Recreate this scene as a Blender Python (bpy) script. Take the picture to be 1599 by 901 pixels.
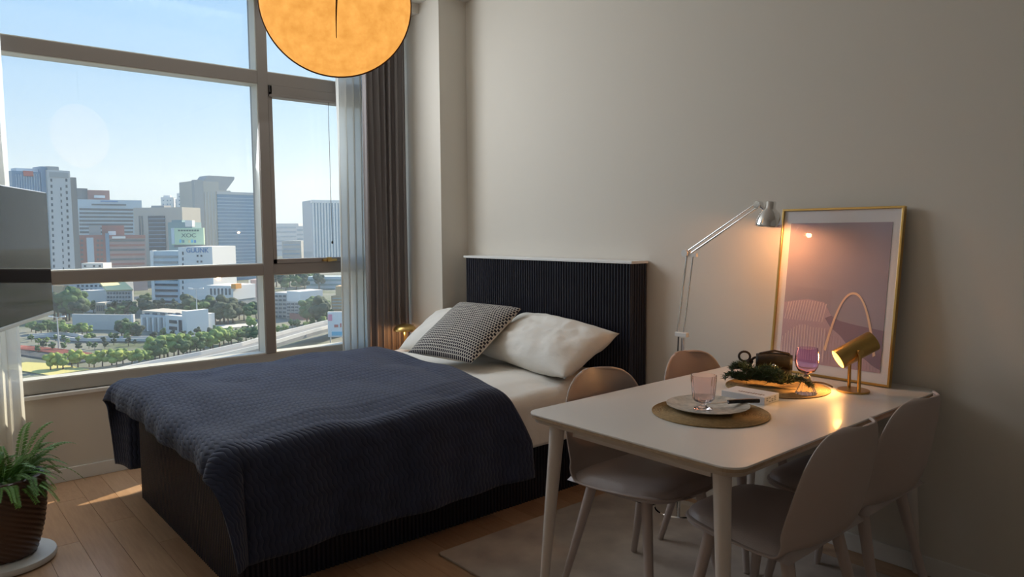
import bpy, bmesh, math, random
from mathutils import Vector, Matrix, Euler, noise
random.seed(7)
for o in list(bpy.data.objects): bpy.data.objects.remove(o)
SC = bpy.context.scene
COL = SC.collection
PI = math.pi
# ------------------------------------------------------------------ camera
FPX, IW, IH = 1122.55, 1599, 901
CAM = Vector((4.5527, -3.0184, 1.3562))
YAW, PIT, ROL = math.radians(49.287), math.radians(4.492), math.radians(-0.375)
FWD = Vector((-math.sin(YAW)*math.cos(PIT), math.cos(YAW)*math.cos(PIT), -math.sin(PIT)))
_rt = Vector((math.cos(YAW), math.sin(YAW), 0)); _up = _rt.cross(FWD)
RGT = _rt*math.cos(ROL) + _up*math.sin(ROL); UPV = RGT.cross(FWD)
cd = bpy.data.cameras.new('camera'); cam = bpy.data.objects.new('camera', cd); COL.objects.link(cam)
cd.sensor_width = 36; cd.lens = FPX*36/IW; cd.clip_end = 6000; cd.clip_start = 0.05
cam.matrix_world = Matrix(((RGT.x, UPV.x, -FWD.x, CAM.x), (RGT.y, UPV.y, -FWD.y, CAM.y), (RGT.z, UPV.z, -FWD.z, CAM.z), (0, 0, 0, 1)))
SC.camera = cam
def ray(px, py): return FWD + RGT*((px-IW/2)/FPX) + UPV*((IH/2-py)/FPX)
def plane_pt(px, py, ax, v):
    d = ray(px, py); return CAM + d*((v-CAM[ax])/d[ax])
# ------------------------------------------------------------------ sky, sun, exposure
W = bpy.data.worlds.new('sky'); SC.world = W; W.use_nodes = True
nt = W.node_tree; nt.nodes.clear()
tc = nt.nodes.new('ShaderNodeTexCoord'); sx = nt.nodes.new('ShaderNodeSeparateXYZ')
cr = nt.nodes.new('ShaderNodeValToRGB'); bg = nt.nodes.new('ShaderNodeBackground'); ow = nt.nodes.new('ShaderNodeOutputWorld')
nt.links.new(tc.outputs['Generated'], sx.inputs[0]); nt.links.new(sx.outputs['Z'], cr.inputs[0])
nt.links.new(cr.outputs[0], bg.inputs[0]); nt.links.new(bg.outputs[0], ow.inputs[0])
e = cr.color_ramp.elements
e[0].position = 0.0; e[0].color = (0.66, 0.80, 0.92, 1)
e[1].position = 1.0; e[1].color = (0.17, 0.40, 0.80, 1)
for pos, c in ((0.06, (0.60, 0.78, 0.94, 1)), (0.16, (0.44, 0.67, 0.93, 1)), (0.34, (0.28, 0.55, 0.90, 1))):
    k = e.new(pos); k.color = c
bg.inputs[1].default_value = 1.0
SUN_AZ = Vector((-0.35, 0.937, 0)).normalized(); SUN_EL = math.radians(31.8)
sun_dir = SUN_AZ*math.cos(SUN_EL) + Vector((0, 0, math.sin(SUN_EL)))
sd = bpy.data.lights.new('sun', 'SUN'); so = bpy.data.objects.new('sun', sd); COL.objects.link(so)
sd.energy = 10.0; sd.angle = math.radians(0.6); sd.color = (1.0, 0.82, 0.58)
so.rotation_euler = sun_dir.to_track_quat('Z', 'Y').to_euler()
# sampling portal in the window opening (lets the sky in, gives no light of its own)
pd = bpy.data.lights.new('window_portal', 'AREA'); po = bpy.data.objects.new('window_portal', pd); COL.objects.link(po)
pd.shape = 'RECTANGLE'; pd.size = 2.4; pd.size_y = 2.7; pd.cycles.is_portal = True
po.location = (-0.26, -1.9, 1.7); po.rotation_euler = (0, -PI/2, 0)
# unseen area light added inside the upper window to boost the daylight
wd = bpy.data.lights.new('window_fill', 'AREA'); wo = bpy.data.objects.new('window_fill', wd); COL.objects.link(wo)
wd.shape = 'RECTANGLE'; wd.size = 1.05; wd.size_y = 1.75; wd.energy = 29; wd.color = (0.90, 0.95, 1.0)
wo.location = (0.035, -1.63, 2.29); wo.rotation_euler = (0, -PI/2+math.radians(12), 0)
SC.view_settings.view_transform = 'Standard'; SC.view_settings.look = 'None'
SC.view_settings.gamma = 1; SC.view_settings.use_curve_mapping = False
SC.view_settings.exposure = 0.20

# ------------------------------------------------------------------ materials
MATS = {}
def mat(name, col, rough=0.6, metal=0.0, bump=0.0, bscale=60.0, var=0.0, vscale=8.0, col2=None, stretch=None, trans=0.0, ior=1.45, alpha=None, emit=None, estr=0.0, spec=0.5, coat=0.0, sheen=0.0):
    if name in MATS: return MATS[name]
    m = bpy.data.materials.new(name); m.use_nodes = True; n = m.node_tree; b = n.nodes['Principled BSDF']
    b.inputs['Base Color'].default_value = (*col, 1); b.inputs['Roughness'].default_value = rough; b.inputs['Metallic'].default_value = metal
    b.inputs['Transmission Weight'].default_value = trans; b.inputs['IOR'].default_value = ior
    b.inputs['Specular IOR Level'].default_value = spec; b.inputs['Coat Weight'].default_value = coat; b.inputs['Sheen Weight'].default_value = sheen
    if emit: b.inputs['Emission Color'].default_value = (*emit, 1); b.inputs['Emission Strength'].default_value = estr
    if var or bump or col2:
        t = n.nodes.new('ShaderNodeTexCoord'); mp = n.nodes.new('ShaderNodeMapping'); n.links.new(t.outputs['Object'], mp.inputs[0])
        if stretch: mp.inputs['Scale'].default_value = stretch
    if var or col2:
        nz = n.nodes.new('ShaderNodeTexNoise'); nz.inputs['Scale'].default_value = vscale; nz.inputs['Detail'].default_value = 6
        n.links.new(mp.outputs[0], nz.inputs[0])
        rp = n.nodes.new('ShaderNodeValToRGB'); rp.color_ramp.elements[0].position = 0.32; rp.color_ramp.elements[1].position = 0.68
        c2 = col2 or tuple(max(0, c*(1-var)) for c in col); c1 = col if col2 else tuple(min(1, c*(1+var)) for c in col)
        rp.color_ramp.elements[0].color = (*c2, 1); rp.color_ramp.elements[1].color = (*c1, 1)
        n.links.new(nz.outputs[0], rp.inputs[0]); n.links.new(rp.outputs[0], b.inputs['Base Color'])
    if bump:
        nb = n.nodes.new('ShaderNodeTexNoise'); nb.inputs['Scale'].default_value = bscale; nb.inputs['Detail'].default_value = 4
        n.links.new(mp.outputs[0], nb.inputs[0])
        bp = n.nodes.new('ShaderNodeBump'); bp.inputs['Strength'].default_value = bump; bp.inputs['Distance'].default_value = 0.01
        n.links.new(nb.outputs[0], bp.inputs['Height']); n.links.new(bp.outputs[0], b.inputs['Normal'])
    MATS[name] = m; return m
def M_wave_fabric():
    m = mat('navy_quilt', (0.022, 0.031, 0.068), 0.88, var=0.18, vscale=14, sheen=0.12); n = m.node_tree; b = n.nodes['Principled BSDF']
    uv = n.nodes.new('ShaderNodeUVMap'); sp = n.nodes.new('ShaderNodeSeparateXYZ'); n.links.new(uv.outputs[0], sp.inputs[0])
    def math_(op, a, b_=None):
        k = n.nodes.new('ShaderNodeMath'); k.operation = op
        for i, v in enumerate((a, b_)):
            if v is None: continue
            if isinstance(v, (int, float)): k.inputs[i].default_value = v
            else: n.links.new(v, k.inputs[i])
        return k.outputs[0]
    # rows of stitched wavy ribs: ribs 22 mm apart along the length, wobbling every 50 mm across
    wob = math_('MULTIPLY', math_('SINE', math_('MULTIPLY', sp.outputs[0], 2*PI/0.05)), 0.0035)
    rib = math_('ABSOLUTE', math_('SINE', math_('MULTIPLY', math_('ADD', sp.outputs[1], wob), PI/0.022)))
    pin = math_('MULTIPLY', math_('ABSOLUTE', math_('SINE', math_('MULTIPLY', sp.outputs[0], PI/0.05))), 0.45)
    h = math_('ADD', math_('POWER', rib, 0.5), pin)
    bp = n.nodes.new('ShaderNodeBump'); bp.inputs['Strength'].default_value = 0.62; bp.inputs['Distance'].default_value = 0.006
    n.links.new(h, bp.inputs['Height']); n.links.new(bp.outputs[0], b.inputs['Normal'])
    return m
def M_cushion():
    m = mat('woven_check', (0.02, 0.02, 0.03), 0.9); n = m.node_tree; b = n.nodes['Principled BSDF']
    uv = n.nodes.new('ShaderNodeUVMap'); mp = n.nodes.new('ShaderNodeMapping'); mp.inputs['Scale'].default_value = (1, 1, 1)
    n.links.new(uv.outputs[0], mp.inputs[0])
    br = n.nodes.new('ShaderNodeTexBrick'); br.inputs['Scale'].default_value = 32; br.inputs['Mortar Size'].default_value = 0.036
    br.inputs['Brick Width'].default_value = 0.95; br.inputs['Row Height'].default_value = 1.15; br.offset = 0.5
    br.inputs['Color1'].default_value = (0.012, 0.012, 0.022, 1); br.inputs['Color2'].default_value = (0.02, 0.018, 0.03, 1)
    br.inputs['Mortar'].default_value = (0.60, 0.56, 0.50, 1); br.inputs['Mortar Size'].default_value = 0.16; br.inputs['Mortar Smooth'].default_value = 0.3
    n.links.new(mp.outputs[0], br.inputs[0]); n.links.new(br.outputs[0], b.inputs['Base Color'])
    bp = n.nodes.new('ShaderNodeBump'); bp.inputs['Strength'].default_value = 0.4; bp.inputs['Distance'].default_value = 0.003
    n.links.new(br.outputs[1], bp.inputs['Height']); n.links.new(bp.outputs[0], b.inputs['Normal'])
    return m
def M_sheer():
    m = bpy.data.materials.new('sheer_voile'); m.use_nodes = True; n = m.node_tree; n.nodes.clear()
    o = n.nodes.new('ShaderNodeOutputMaterial'); t = n.nodes.new('ShaderNodeBsdfTransparent'); tl = n.nodes.new('ShaderNodeBsdfTranslucent'); d = n.nodes.new('ShaderNodeBsdfDiffuse')
    tl.inputs[0].default_value = (0.85, 0.87, 0.85, 1); d.inputs[0].default_value = (0.80, 0.80, 0.77, 1)
    a = n.nodes.new('ShaderNodeMixShader'); a.inputs[0].default_value = 0.5; b = n.nodes.new('ShaderNodeMixShader'); b.inputs[0].default_value = 0.93
    n.links.new(tl.outputs[0], a.inputs[1]); n.links.new(d.outputs[0], a.inputs[2]); n.links.new(t.outputs[0], b.inputs[1]); n.links.new(a.outputs[0], b.inputs[2]); n.links.new(b.outputs[0], o.inputs[0])
    return m
def M_pane(name, tint=(0.97, 0.985, 0.985), dust=0.0, rough=0.0, ior=1.5):
    m = bpy.data.materials.new(name); m.use_nodes = True; n = m.node_tree; n.nodes.clear()
    o = n.nodes.new('ShaderNodeOutputMaterial'); t = n.nodes.new('ShaderNodeBsdfTransparent'); g = n.nodes.new('ShaderNodeBsdfGlossy'); x = n.nodes.new('ShaderNodeMixShader')
    t.inputs[0].default_value = (*tint, 1); g.inputs['Roughness'].default_value = rough
    fr = n.nodes.new('ShaderNodeFresnel'); fr.inputs[0].default_value = 1.5
    ge = n.nodes.new('ShaderNodeNewGeometry'); mx = n.nodes.new('ShaderNodeMapRange'); mx.inputs['To Min'].default_value = ior; mx.inputs['To Max'].default_value = 1/ior
    n.links.new(ge.outputs['Backfacing'], mx.inputs['Value']); n.links.new(mx.outputs[0], fr.inputs[0])   # a thin pane reflects alike from both sides
    src = t.outputs[0]
    if dust:
        du = n.nodes.new('ShaderNodeBsdfTranslucent'); du.inputs[0].default_value = (0.85, 0.88, 0.9, 1); dx = n.nodes.new('ShaderNodeMixShader'); dx.inputs[0].default_value = dust
        n.links.new(t.outputs[0], dx.inputs[1]); n.links.new(du.outputs[0], dx.inputs[2]); src = dx.outputs[0]
    n.links.new(fr.outputs[0], x.inputs[0]); n.links.new(src, x.inputs[1]); n.links.new(g.outputs[0], x.inputs[2]); n.links.new(x.outputs[0], o.inputs[0])
    return m
def M_paper():
    m = mat('lit_paper', (0.80, 0.50, 0.20), 0.85); n = m.node_tree; b = n.nodes['Principled BSDF']
    t = n.nodes.new('ShaderNodeTexCoord'); nz = n.nodes.new('ShaderNodeTexNoise'); nz.inputs['Scale'].default_value = 22; nz.inputs['Detail'].default_value = 8; nz.inputs['Roughness'].default_value = 0.7
    n.links.new(t.outputs['Object'], nz.inputs[0])
    r = n.nodes.new('ShaderNodeValToRGB'); r.color_ramp.elements[0].position = 0.3; r.color_ramp.elements[1].position = 0.7
    r.color_ramp.elements[0].color = (0.72, 0.30, 0.050, 1); r.color_ramp.elements[1].color = (1.0, 0.47, 0.105, 1)
    n.links.new(nz.outputs[0], r.inputs[0]); n.links.new(r.outputs[0], b.inputs['Emission Color']); b.inputs['Emission Strength'].default_value = 0.95
    b.inputs['Base Color'].default_value = (0.30, 0.20, 0.10, 1)
    return m
wall_m = mat('wallpaper', (0.72, 0.68, 0.61), 0.8, bump=0.10, bscale=420)
ceil_m = mat('ceiling_paint', (0.80, 0.78, 0.73), 0.8)
trim_m = mat('white_trim', (0.78, 0.77, 0.74), 0.45)
frame_m = mat('window_aluminium', (0.30, 0.27, 0.25), 0.42, metal=0.0, coat=0.1)
white_m = mat('white_paint', (0.80, 0.80, 0.78), 0.4)
navy_slat_m = mat('navy_lacquer', (0.020, 0.022, 0.036), 0.26)
quilt_m = M_wave_fabric(); check_m = M_cushion(); sheer_m = M_sheer(); paper_m = M_paper()
cotton_m = mat('white_cotton', (0.80, 0.77, 0.71), 0.85, bump=0.55, bscale=11, stretch=(1.0, 1.6, 1.0))
drape_m = mat('grey_drape', (0.235, 0.215, 0.215), 0.9, bump=0.15, bscale=300)
chrome_m = mat('chrome', (0.82, 0.82, 0.82), 0.10, metal=1.0)
brass_m = mat('brushed_brass', (0.62, 0.42, 0.15), 0.30, metal=1.0)
bronze_m = mat('satin_brass', (0.50, 0.33, 0.11), 0.36, metal=1.0)
table_m = mat('white_laminate', (0.74, 0.71, 0.67), 0.32, coat=0.15)
ply_m = mat('plywood_edge', (0.40, 0.29, 0.19), 0.55, var=0.15, vscale=40)
legw_m = mat('pale_leg_paint', (0.66, 0.60, 0.55), 0.45)
shell_m = mat('taupe_plastic', (0.46, 0.385, 0.355), 0.42)
leather_m = mat('taupe_leather', (0.42, 0.36, 0.345), 0.34, bump=0.10, bscale=220)
black_m = mat('black_plastic', (0.012, 0.012, 0.014), 0.35)
screen_m = mat('tv_glass', (0.012, 0.014, 0.018), 0.03, spec=0.10)
steel_m = mat('brushed_steel', (0.5, 0.5, 0.5), 0.35, metal=1.0)
paneg_m = M_pane('window_glass', (0.95, 0.975, 0.985), dust=0.02)

# ------------------------------------------------------------------ mesh helpers
class MB:
    def __init__(s): s.v = []; s.f = []; s.uv = None
    def add(s, vs, fs):
        k = len(s.v); s.v += [tuple(v) for v in vs]; s.f += [tuple(i+k for i in f) for f in fs]; return s
    def box(s, x0, y0, z0, x1, y1, z1):
        return s.add([(x0,y0,z0),(x1,y0,z0),(x1,y1,z0),(x0,y1,z0),(x0,y0,z1),(x1,y0,z1),(x1,y1,z1),(x0,y1,z1)],
                     [(0,3,2,1),(4,5,6,7),(0,1,5,4),(1,2,6,5),(2,3,7,6),(3,0,4,7)])
    def prism(s, poly, z0, z1):
        n = len(poly); return s.add([(x,y,z0) for x,y in poly]+[(x,y,z1) for x,y in poly],
                     [tuple(range(n-1,-1,-1)), tuple(range(n,2*n))]+[(i,(i+1)%n,n+(i+1)%n,n+i) for i in range(n)])
    def lathe(s, prof, n=32, center=(0,0,0), cap=True, rf=None):
        cx, cy, cz = center; vs = []; fs = []; m = len(prof)
        for j, (r, z) in enumerate(prof):
            for i in range(n):
                a = 2*PI*i/n; rr = rf(r, z, a) if rf else r
                vs.append((cx+rr*math.cos(a), cy+rr*math.sin(a), cz+z))
        for j in range(m-1):
            for i in range(n):
                fs.append((j*n+i, j*n+(i+1)%n, (j+1)*n+(i+1)%n, (j+1)*n+i))
        if cap: fs.append(tuple(range(n-1,-1,-1))); fs.append(tuple(range((m-1)*n, m*n)))
        return s.add(vs, fs)
    def tube(s, pts, r, n=8, r2=None, closed=False):
        pts = [Vector(p) for p in pts]; m = len(pts); vs = []; fs = []; prev = None
        for j, p in enumerate(pts):
            a = pts[(j+1) % m] if (closed or j < m-1) else p; b = pts[j-1] if (closed or j > 0) else p
            t = (a-b).normalized()
            if prev is None:
                prev = Vector((0,0,1)) if abs(t.z) < 0.9 else Vector((1,0,0))
            u = (prev - t*prev.dot(t)).normalized(); v = t.cross(u); prev = u
            rr = r if r2 is None else r+(r2-r)*j/(m-1)
            if callable(r): rr = r(j/(m-1))
            for i in range(n):
                an = 2*PI*i/n; vs.append(p+u*(rr*math.cos(an))+v*(rr*math.sin(an)))
        for j in range(m if closed else m-1):
            for i in range(n):
                k = (j+1) % m; fs.append((j*n+i, j*n+(i+1)%n, k*n+(i+1)%n, k*n+i))
        if not closed: fs.append(tuple(range(n-1,-1,-1))); fs.append(tuple(range((m-1)*n, m*n)))
        return s.add(vs, fs)
    def grid(s, fn, nu, nv):
        vs = [fn(i/nu, j/nv) for j in range(nv+1) for i in range(nu+1)]; w = nu+1
        return s.add(vs, [(j*w+i, j*w+i+1, (j+1)*w+i+1, (j+1)*w+i) for j in range(nv) for i in range(nu)])
    def mesh(s, name, m, smooth=None):
        me = bpy.data.meshes.new(name); me.from_pydata(s.v, [], s.f); me.update()
        b = bmesh.new(); b.from_mesh(me); bmesh.ops.recalc_face_normals(b, faces=b.faces); b.to_mesh(me); b.free()
        if m: me.materials.append(m)
        if smooth is not None:
            me.polygons.foreach_set('use_smooth', [True]*len(me.polygons))
            if smooth < 179: me.set_sharp_from_angle(angle=math.radians(smooth))
        return me
    def build(s, name, m, parent=None, smooth=None, bevel=0.0, seg=2):
        o = bpy.data.objects.new(name, s.mesh(name, m, smooth)); COL.objects.link(o); o.parent = parent
        if bevel:
            b = o.modifiers.new('bevel', 'BEVEL'); b.width = bevel; b.segments = seg; b.limit_method = 'ANGLE'; b.angle_limit = math.radians(40)
        return o
def tag(o, label, cat, group=None, kind=None):
    if label: o['label'] = label
    if cat: o['category'] = cat
    if group: o['group'] = group
    if kind: o['kind'] = kind
    return o
def thing(name, label, cat, loc=(0,0,0), rz=0.0, group=None, rot=None):
    o = bpy.data.objects.new(name, None); COL.objects.link(o); o.location = loc; o.rotation_euler = rot or (0,0,rz); o.empty_display_size = 0.05
    return tag(o, label, cat, group)
def inst(name, me, parent, loc=(0,0,0), rot=(0,0,0), scale=(1,1,1)):
    o = bpy.data.objects.new(name, me); COL.objects.link(o); o.parent = parent; o.location = loc; o.rotation_euler = rot; o.scale = scale; return o
def copy_tree(root, loc, rz, label, group=None):
    c = root.copy(); COL.objects.link(c); c.location = loc; c.rotation_euler = (0,0,rz); c['label'] = label
    if group: c['group'] = group
    def rec(a, b):
        for ch in [x for x in a.children]:
            d = ch.copy(); COL.objects.link(d); d.parent = b; rec(ch, d)
    rec(root, c); return c
def struct(o): o['kind'] = 'structure'; return o
def bx(name, m, x0, y0, z0, x1, y1, z1, parent=None, bevel=0.0, smooth=None):
    return MB().box(x0,y0,z0,x1,y1,z1).build(name, m, parent, bevel=bevel, smooth=smooth)
def rrect(x0, y0, x1, y1, r, n=8):
    out = []
    for cx, cy, a0 in ((x1-r,y1-r,0),(x0+r,y1-r,PI/2),(x0+r,y0+r,PI),(x1-r,y0+r,1.5*PI)):
        for i in range(n+1): a = a0+PI/2*i/n; out.append((cx+r*math.cos(a), cy+r*math.sin(a)))
    return out
def bez(p0, p1, p2, p3, n=12):
    p0, p1, p2, p3 = map(Vector, (p0, p1, p2, p3))
    return [p0*(1-t)**3+p1*3*t*(1-t)**2+p2*3*t*t*(1-t)+p3*t**3 for t in [i/n for i in range(n+1)]]

# ------------------------------------------------------------------ room shell
XR, YB, ZC = 6.6, -3.5, 2.90          # right wall, wall behind the camera, ceiling
fl = struct(bx('floor', mat('floor_joint', (0.10, 0.055, 0.03), 0.7), -0.0, YB, -0.10, XR, 0.0, -0.004))
plank_ms = [mat('oak_plank_%s' % k, c, 0.29, bump=0.05, bscale=30, col2=c2, vscale=5, stretch=(1.2, 14, 14)) for k, c, c2 in
            (('warm', (0.52, 0.33, 0.20), (0.44, 0.27, 0.16)), ('tan', (0.55, 0.355, 0.22), (0.47, 0.295, 0.18)), ('brown', (0.49, 0.30, 0.18), (0.42, 0.25, 0.145)))]
pl_me = []
for m_ in plank_ms:
    b_ = MB(); b_.box(0.001, 0.0008, -0.012, 1.199, 0.1292, 0.0); pl_me.append(b_.mesh('plank', m_))
row = 0; y = YB
while y < -0.001:
    x = -[0.0, 0.55, 0.25, 0.85, 0.4][row % 5]; w = min(0.13, -y)
    while x < XR:
        x0 = max(x, 0.0); x1 = min(x+1.2, XR)
        if x1-x0 > 0.02: inst('plank', random.choice(pl_me), fl, (x0, y, 0.0), (0,0,0), ((x1-x0)/1.2, w/0.13, 1))
        x += 1.2
    y += 0.13; row += 1
struct(bx('ceiling', ceil_m, -0.30, YB-0.12, ZC, XR+0.12, 0.12, ZC+0.12))
struct(bx('wall_head', wall_m, -0.30, 0.0, -0.10, XR+0.12, 0.12, ZC))
struct(bx('wall_back', wall_m, -0.30, YB-0.12, -0.10, XR+0.12, YB, ZC))
struct(bx('wall_right', wall_m, XR, YB, -0.10, XR+0.12, 0.0, ZC))
WS = 0.50                                # underside of the window frame
struct(bx('wall_window', wall_m, -0.30, YB, -0.10, 0.0, 0.0, WS))
struct(bx('wall_pillar', wall_m, 0.0, -0.222, 0.0, 0.583, 0.0, ZC))
WY0, WY1 = -3.30, -0.222                 # window opening along the wall
struct(bx('wall_window_side', wall_m, -0.30, YB, WS, 0.0, WY0, ZC))
struct(bx('wall_window_corner', wall_m, -0.255, WY1, WS, 0.0, 0.0, ZC))
def baseboard(name, x0, y0, x1, y1): struct(bx(name, trim_m, x0, y0, 0.0, x1, y1, 0.075, bevel=0.003))
baseboard('baseboard_window', 0.0, YB, 0.012, -0.222)
baseboard('baseboard_head', 0.583, -0.012, XR, 0.0)
baseboard('baseboard_pillar', 0.012, -0.234, 0.595, -0.222)
struct(bx('trim_1', wall_m, 0.0, YB, 2.835, 0.355, -0.222, ZC))           # curtain pelmet
# window
win = struct(thing('window_1', None, None, (0, 0, 0))); 
FX0, FX1 = -0.15, -0.015
Z0, Z1, Z2, Z3 = 0.575, 1.09, 2.305, ZC
bx('bottom_rail', mat('lit_rail_paint', (0.52, 0.49, 0.44), 0.45), FX0, WY0, WS, FX1, WY1, Z0, win, 0.003)  # rail coloured paler than the frame, to paint in light falling on it
bx('lower_transom', frame_m, FX0, WY0, Z1, FX1, WY1, 1.16, win, 0.003)
bx('upper_transom', frame_m, FX0, WY0, Z2, FX1, WY1, 2.385, win, 0.003)
bx('mullion', frame_m, FX0, -1.205, Z0, FX1+0.004, -1.14, Z3, win, 0.003)
bx('mullion', frame_m, FX0, WY0, Z0, FX1, WY0+0.06, Z3, win, 0.003)
bx('mullion', frame_m, FX0, WY1-0.06, Z0, FX1, WY1, Z3, win, 0.003)
bx('sill', trim_m, -0.02, WY0, WS-0.022, 0.028, WY1, WS, win, 0.003)
glassy = []
for (a, b_) in ((WY0+0.06, -1.205), (-1.14, WY1-0.06)):
    for (c_, d_) in ((Z0, Z1), (1.16, Z2), (2.385, Z3)):
        for xx in (-0.126, -0.114):
            MB().add([(xx,a,c_),(xx,b_,c_),(xx,b_,d_),(xx,a,d_)], [(0,1,2,3)]).build('pane', paneg_m, win)
lit_reveal_m = mat('lit_reveal_paint', (0.72, 0.72, 0.67), 0.4)  # pale strips added along the reveals; light on them is in the colour
for (a, b_) in ((WY0+0.06, -1.205), (-1.14, WY1-0.06)):
    for (c_, d_) in ((Z0, Z1), (1.16, Z2), (2.385, Z3)):
        bb = MB(); t_ = 0.005; bb.box(-0.112, a, c_, -0.019, b_, c_+t_).box(-0.112, a, d_-t_, -0.019, b_, d_).box(-0.112, a, c_+t_, -0.019, a+t_, d_-t_).box(-0.112, b_-t_, c_+t_, -0.019, b_, d_-t_)
        bb.build('added_lit_reveal_strip', lit_reveal_m, win)
# opening sash in the right bay with its own frame, lip and latch
s0, s1, t0, t1 = -1.14, -0.282, 1.16, 2.305
sash = MB(); sash.box(-0.07, s0, t0, -0.010, s1, t0+0.03).box(-0.07, s0, t1-0.075, -0.010, s1, t1).box(-0.07, s0, t0, -0.010, s0+0.026, t1).box(-0.07, s1-0.026, t0, -0.010, s1, t1)
sa = sash.build('sash', frame_m, win, bevel=0.002)
bx('sash_lip', frame_m, -0.012, s0+0.005, t1-0.075, 0.012, s1, t1-0.060, sa, 0.002)
bx('sash_head', mat('dark_gasket', (0.03, 0.028, 0.03), 0.6), -0.012, s0+0.002, t1-0.045, 0.000, s0+0.012, t1-0.005, sa)
lt = MB(); lt.box(-0.010, -0.80, t0+0.006, 0.014, -0.70, t0+0.022).box(0.004, -0.775, t0+0.004, 0.026, -0.745, t0+0.034); lt.build('latch', brass_m, sa, bevel=0.002)
cb = MB().tube([(0.012, -0.735, 2.235), (0.013, -0.735, 1.7), (0.015, -0.733, 1.30)], 0.0016, 6); cb_o = cb.build('blind_cord', black_m, win)
MB().lathe([(0.001,-0.012),(0.006,-0.008),(0.007,0.0),(0.004,0.008),(0.001,0.011)], 10, (0.015,-0.733,1.295)).build('cord_weight', black_m, win, smooth=40)

# ------------------------------------------------------------------ curtains
def curtain(name, label, m, x, y0, y1, z0, z1, folds, amp, cat='curtain', flare=0.0):
    n = folds*14
    def fn(u, v):
        z = z1+(z0-z1)*v; k = 0.75+0.25*math.sin(v*2.2+u*5)
        yy = y0+(y1-y0)*u+flare*v*(u-0.5)+0.012*math.sin(u*37+v*2.0)
        ph = u*folds*2*PI+0.5*math.sin(v*3+u*9)
        return (x+amp*k*math.sin(ph), yy+0.25*amp*math.sin(2*ph), z)
    o = MB().grid(fn, n, 26).build(name, m, None, smooth=180)
    if m is not sheer_m:
        s = o.modifiers.new('thick', 'SOLIDIFY'); s.thickness = 0.003
    return tag(o, label, cat)
curtain('sheer_curtain', 'white translucent sheer curtain hanging beside the grey drape', sheer_m, 0.085, -0.725, -0.40, 0.02, 2.833, 6, 0.020)
curtain('drape', 'dark grey pleated drape hanging against the pillar', drape_m, 0.20, -0.585, -0.245, 0.02, 2.833, 7, 0.034, flare=0.02)
curtain('sheer_curtain', 'white translucent sheer curtain at the left edge behind the television', sheer_m, 0.10, -3.25, -2.545, 0.02, 2.833, 10, 0.028)

# ------------------------------------------------------------------ bed
BX0, BX1, BYF, BYH = 0.55, 1.925, -2.11, -0.14
bed = thing('bed', 'navy fluted bed frame with tall ribbed headboard and white top ledge', 'bed', (0,0,0))
bx('base', navy_slat_m, BX0+0.008, BYF+0.008, 0.0, BX1-0.008, BYH, 0.46, bed)
HX0, HX1, HD, HZ = 0.725, 2.145, 0.132, 1.188
hb = bx('headboard', navy_slat_m, HX0+0.008, -HD+0.008, 0.0, HX1-0.008, -0.014, HZ, bed)
bx('top_ledge', white_m, HX0-0.012, -HD-0.008, HZ, HX1+0.008, -0.004, HZ+0.014, bed, 0.002)
def slat_mesh(h):
    b_ = MB(); P = [(0.0085*math.cos(PI*i/6), -0.0095*math.sin(PI*i/6)) for i in range(7)]
    b_.prism(P, 0, h); return b_.mesh('slat', navy_slat_m, 35)
sm_h, sm_b = slat_mesh(HZ), slat_mesh(0.46)
n = int(round((HX1-HX0-0.02)/0.0205))
for i in range(n+1): inst('slat', sm_h, hb, (HX0+0.012+(HX1-HX0-0.024)*i/n, -HD+0.008, 0))
for i in range(6): inst('slat', sm_h, hb, (HX1-0.008, -HD+0.016+i*0.0205, 0), (0,0,PI/2))
n = int(round((BX1-BX0-0.02)/0.0205))
for i in range(n+1): inst('slat', sm_b, bed, (BX0+0.012+(BX1-BX0-0.024)*i/n, BYF+0.008, 0))
n = int(round((BYH-BYF-0.03)/0.0205))
for i in range(n+1): inst('slat', sm_b, bed, (BX1-0.008, BYF+0.016+(BYH-BYF-0.03)*i/n, 0), (0,0,PI/2))
MX0, MX1 = 0.545, 1.985
mt = MB().prism(rrect(MX0+0.02, BYF+0.02, MX1-0.025, BYH-0.005, 0.06), 0.461, 0.578).build('mattress', cotton_m, None, smooth=40, bevel=0.03, seg=3)
tag(mt, 'thick white mattress on the navy bed base under the duvet', 'mattress')
def nz(x, y, z=0.0): return noise.noise(Vector((x, y, z)))
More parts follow.
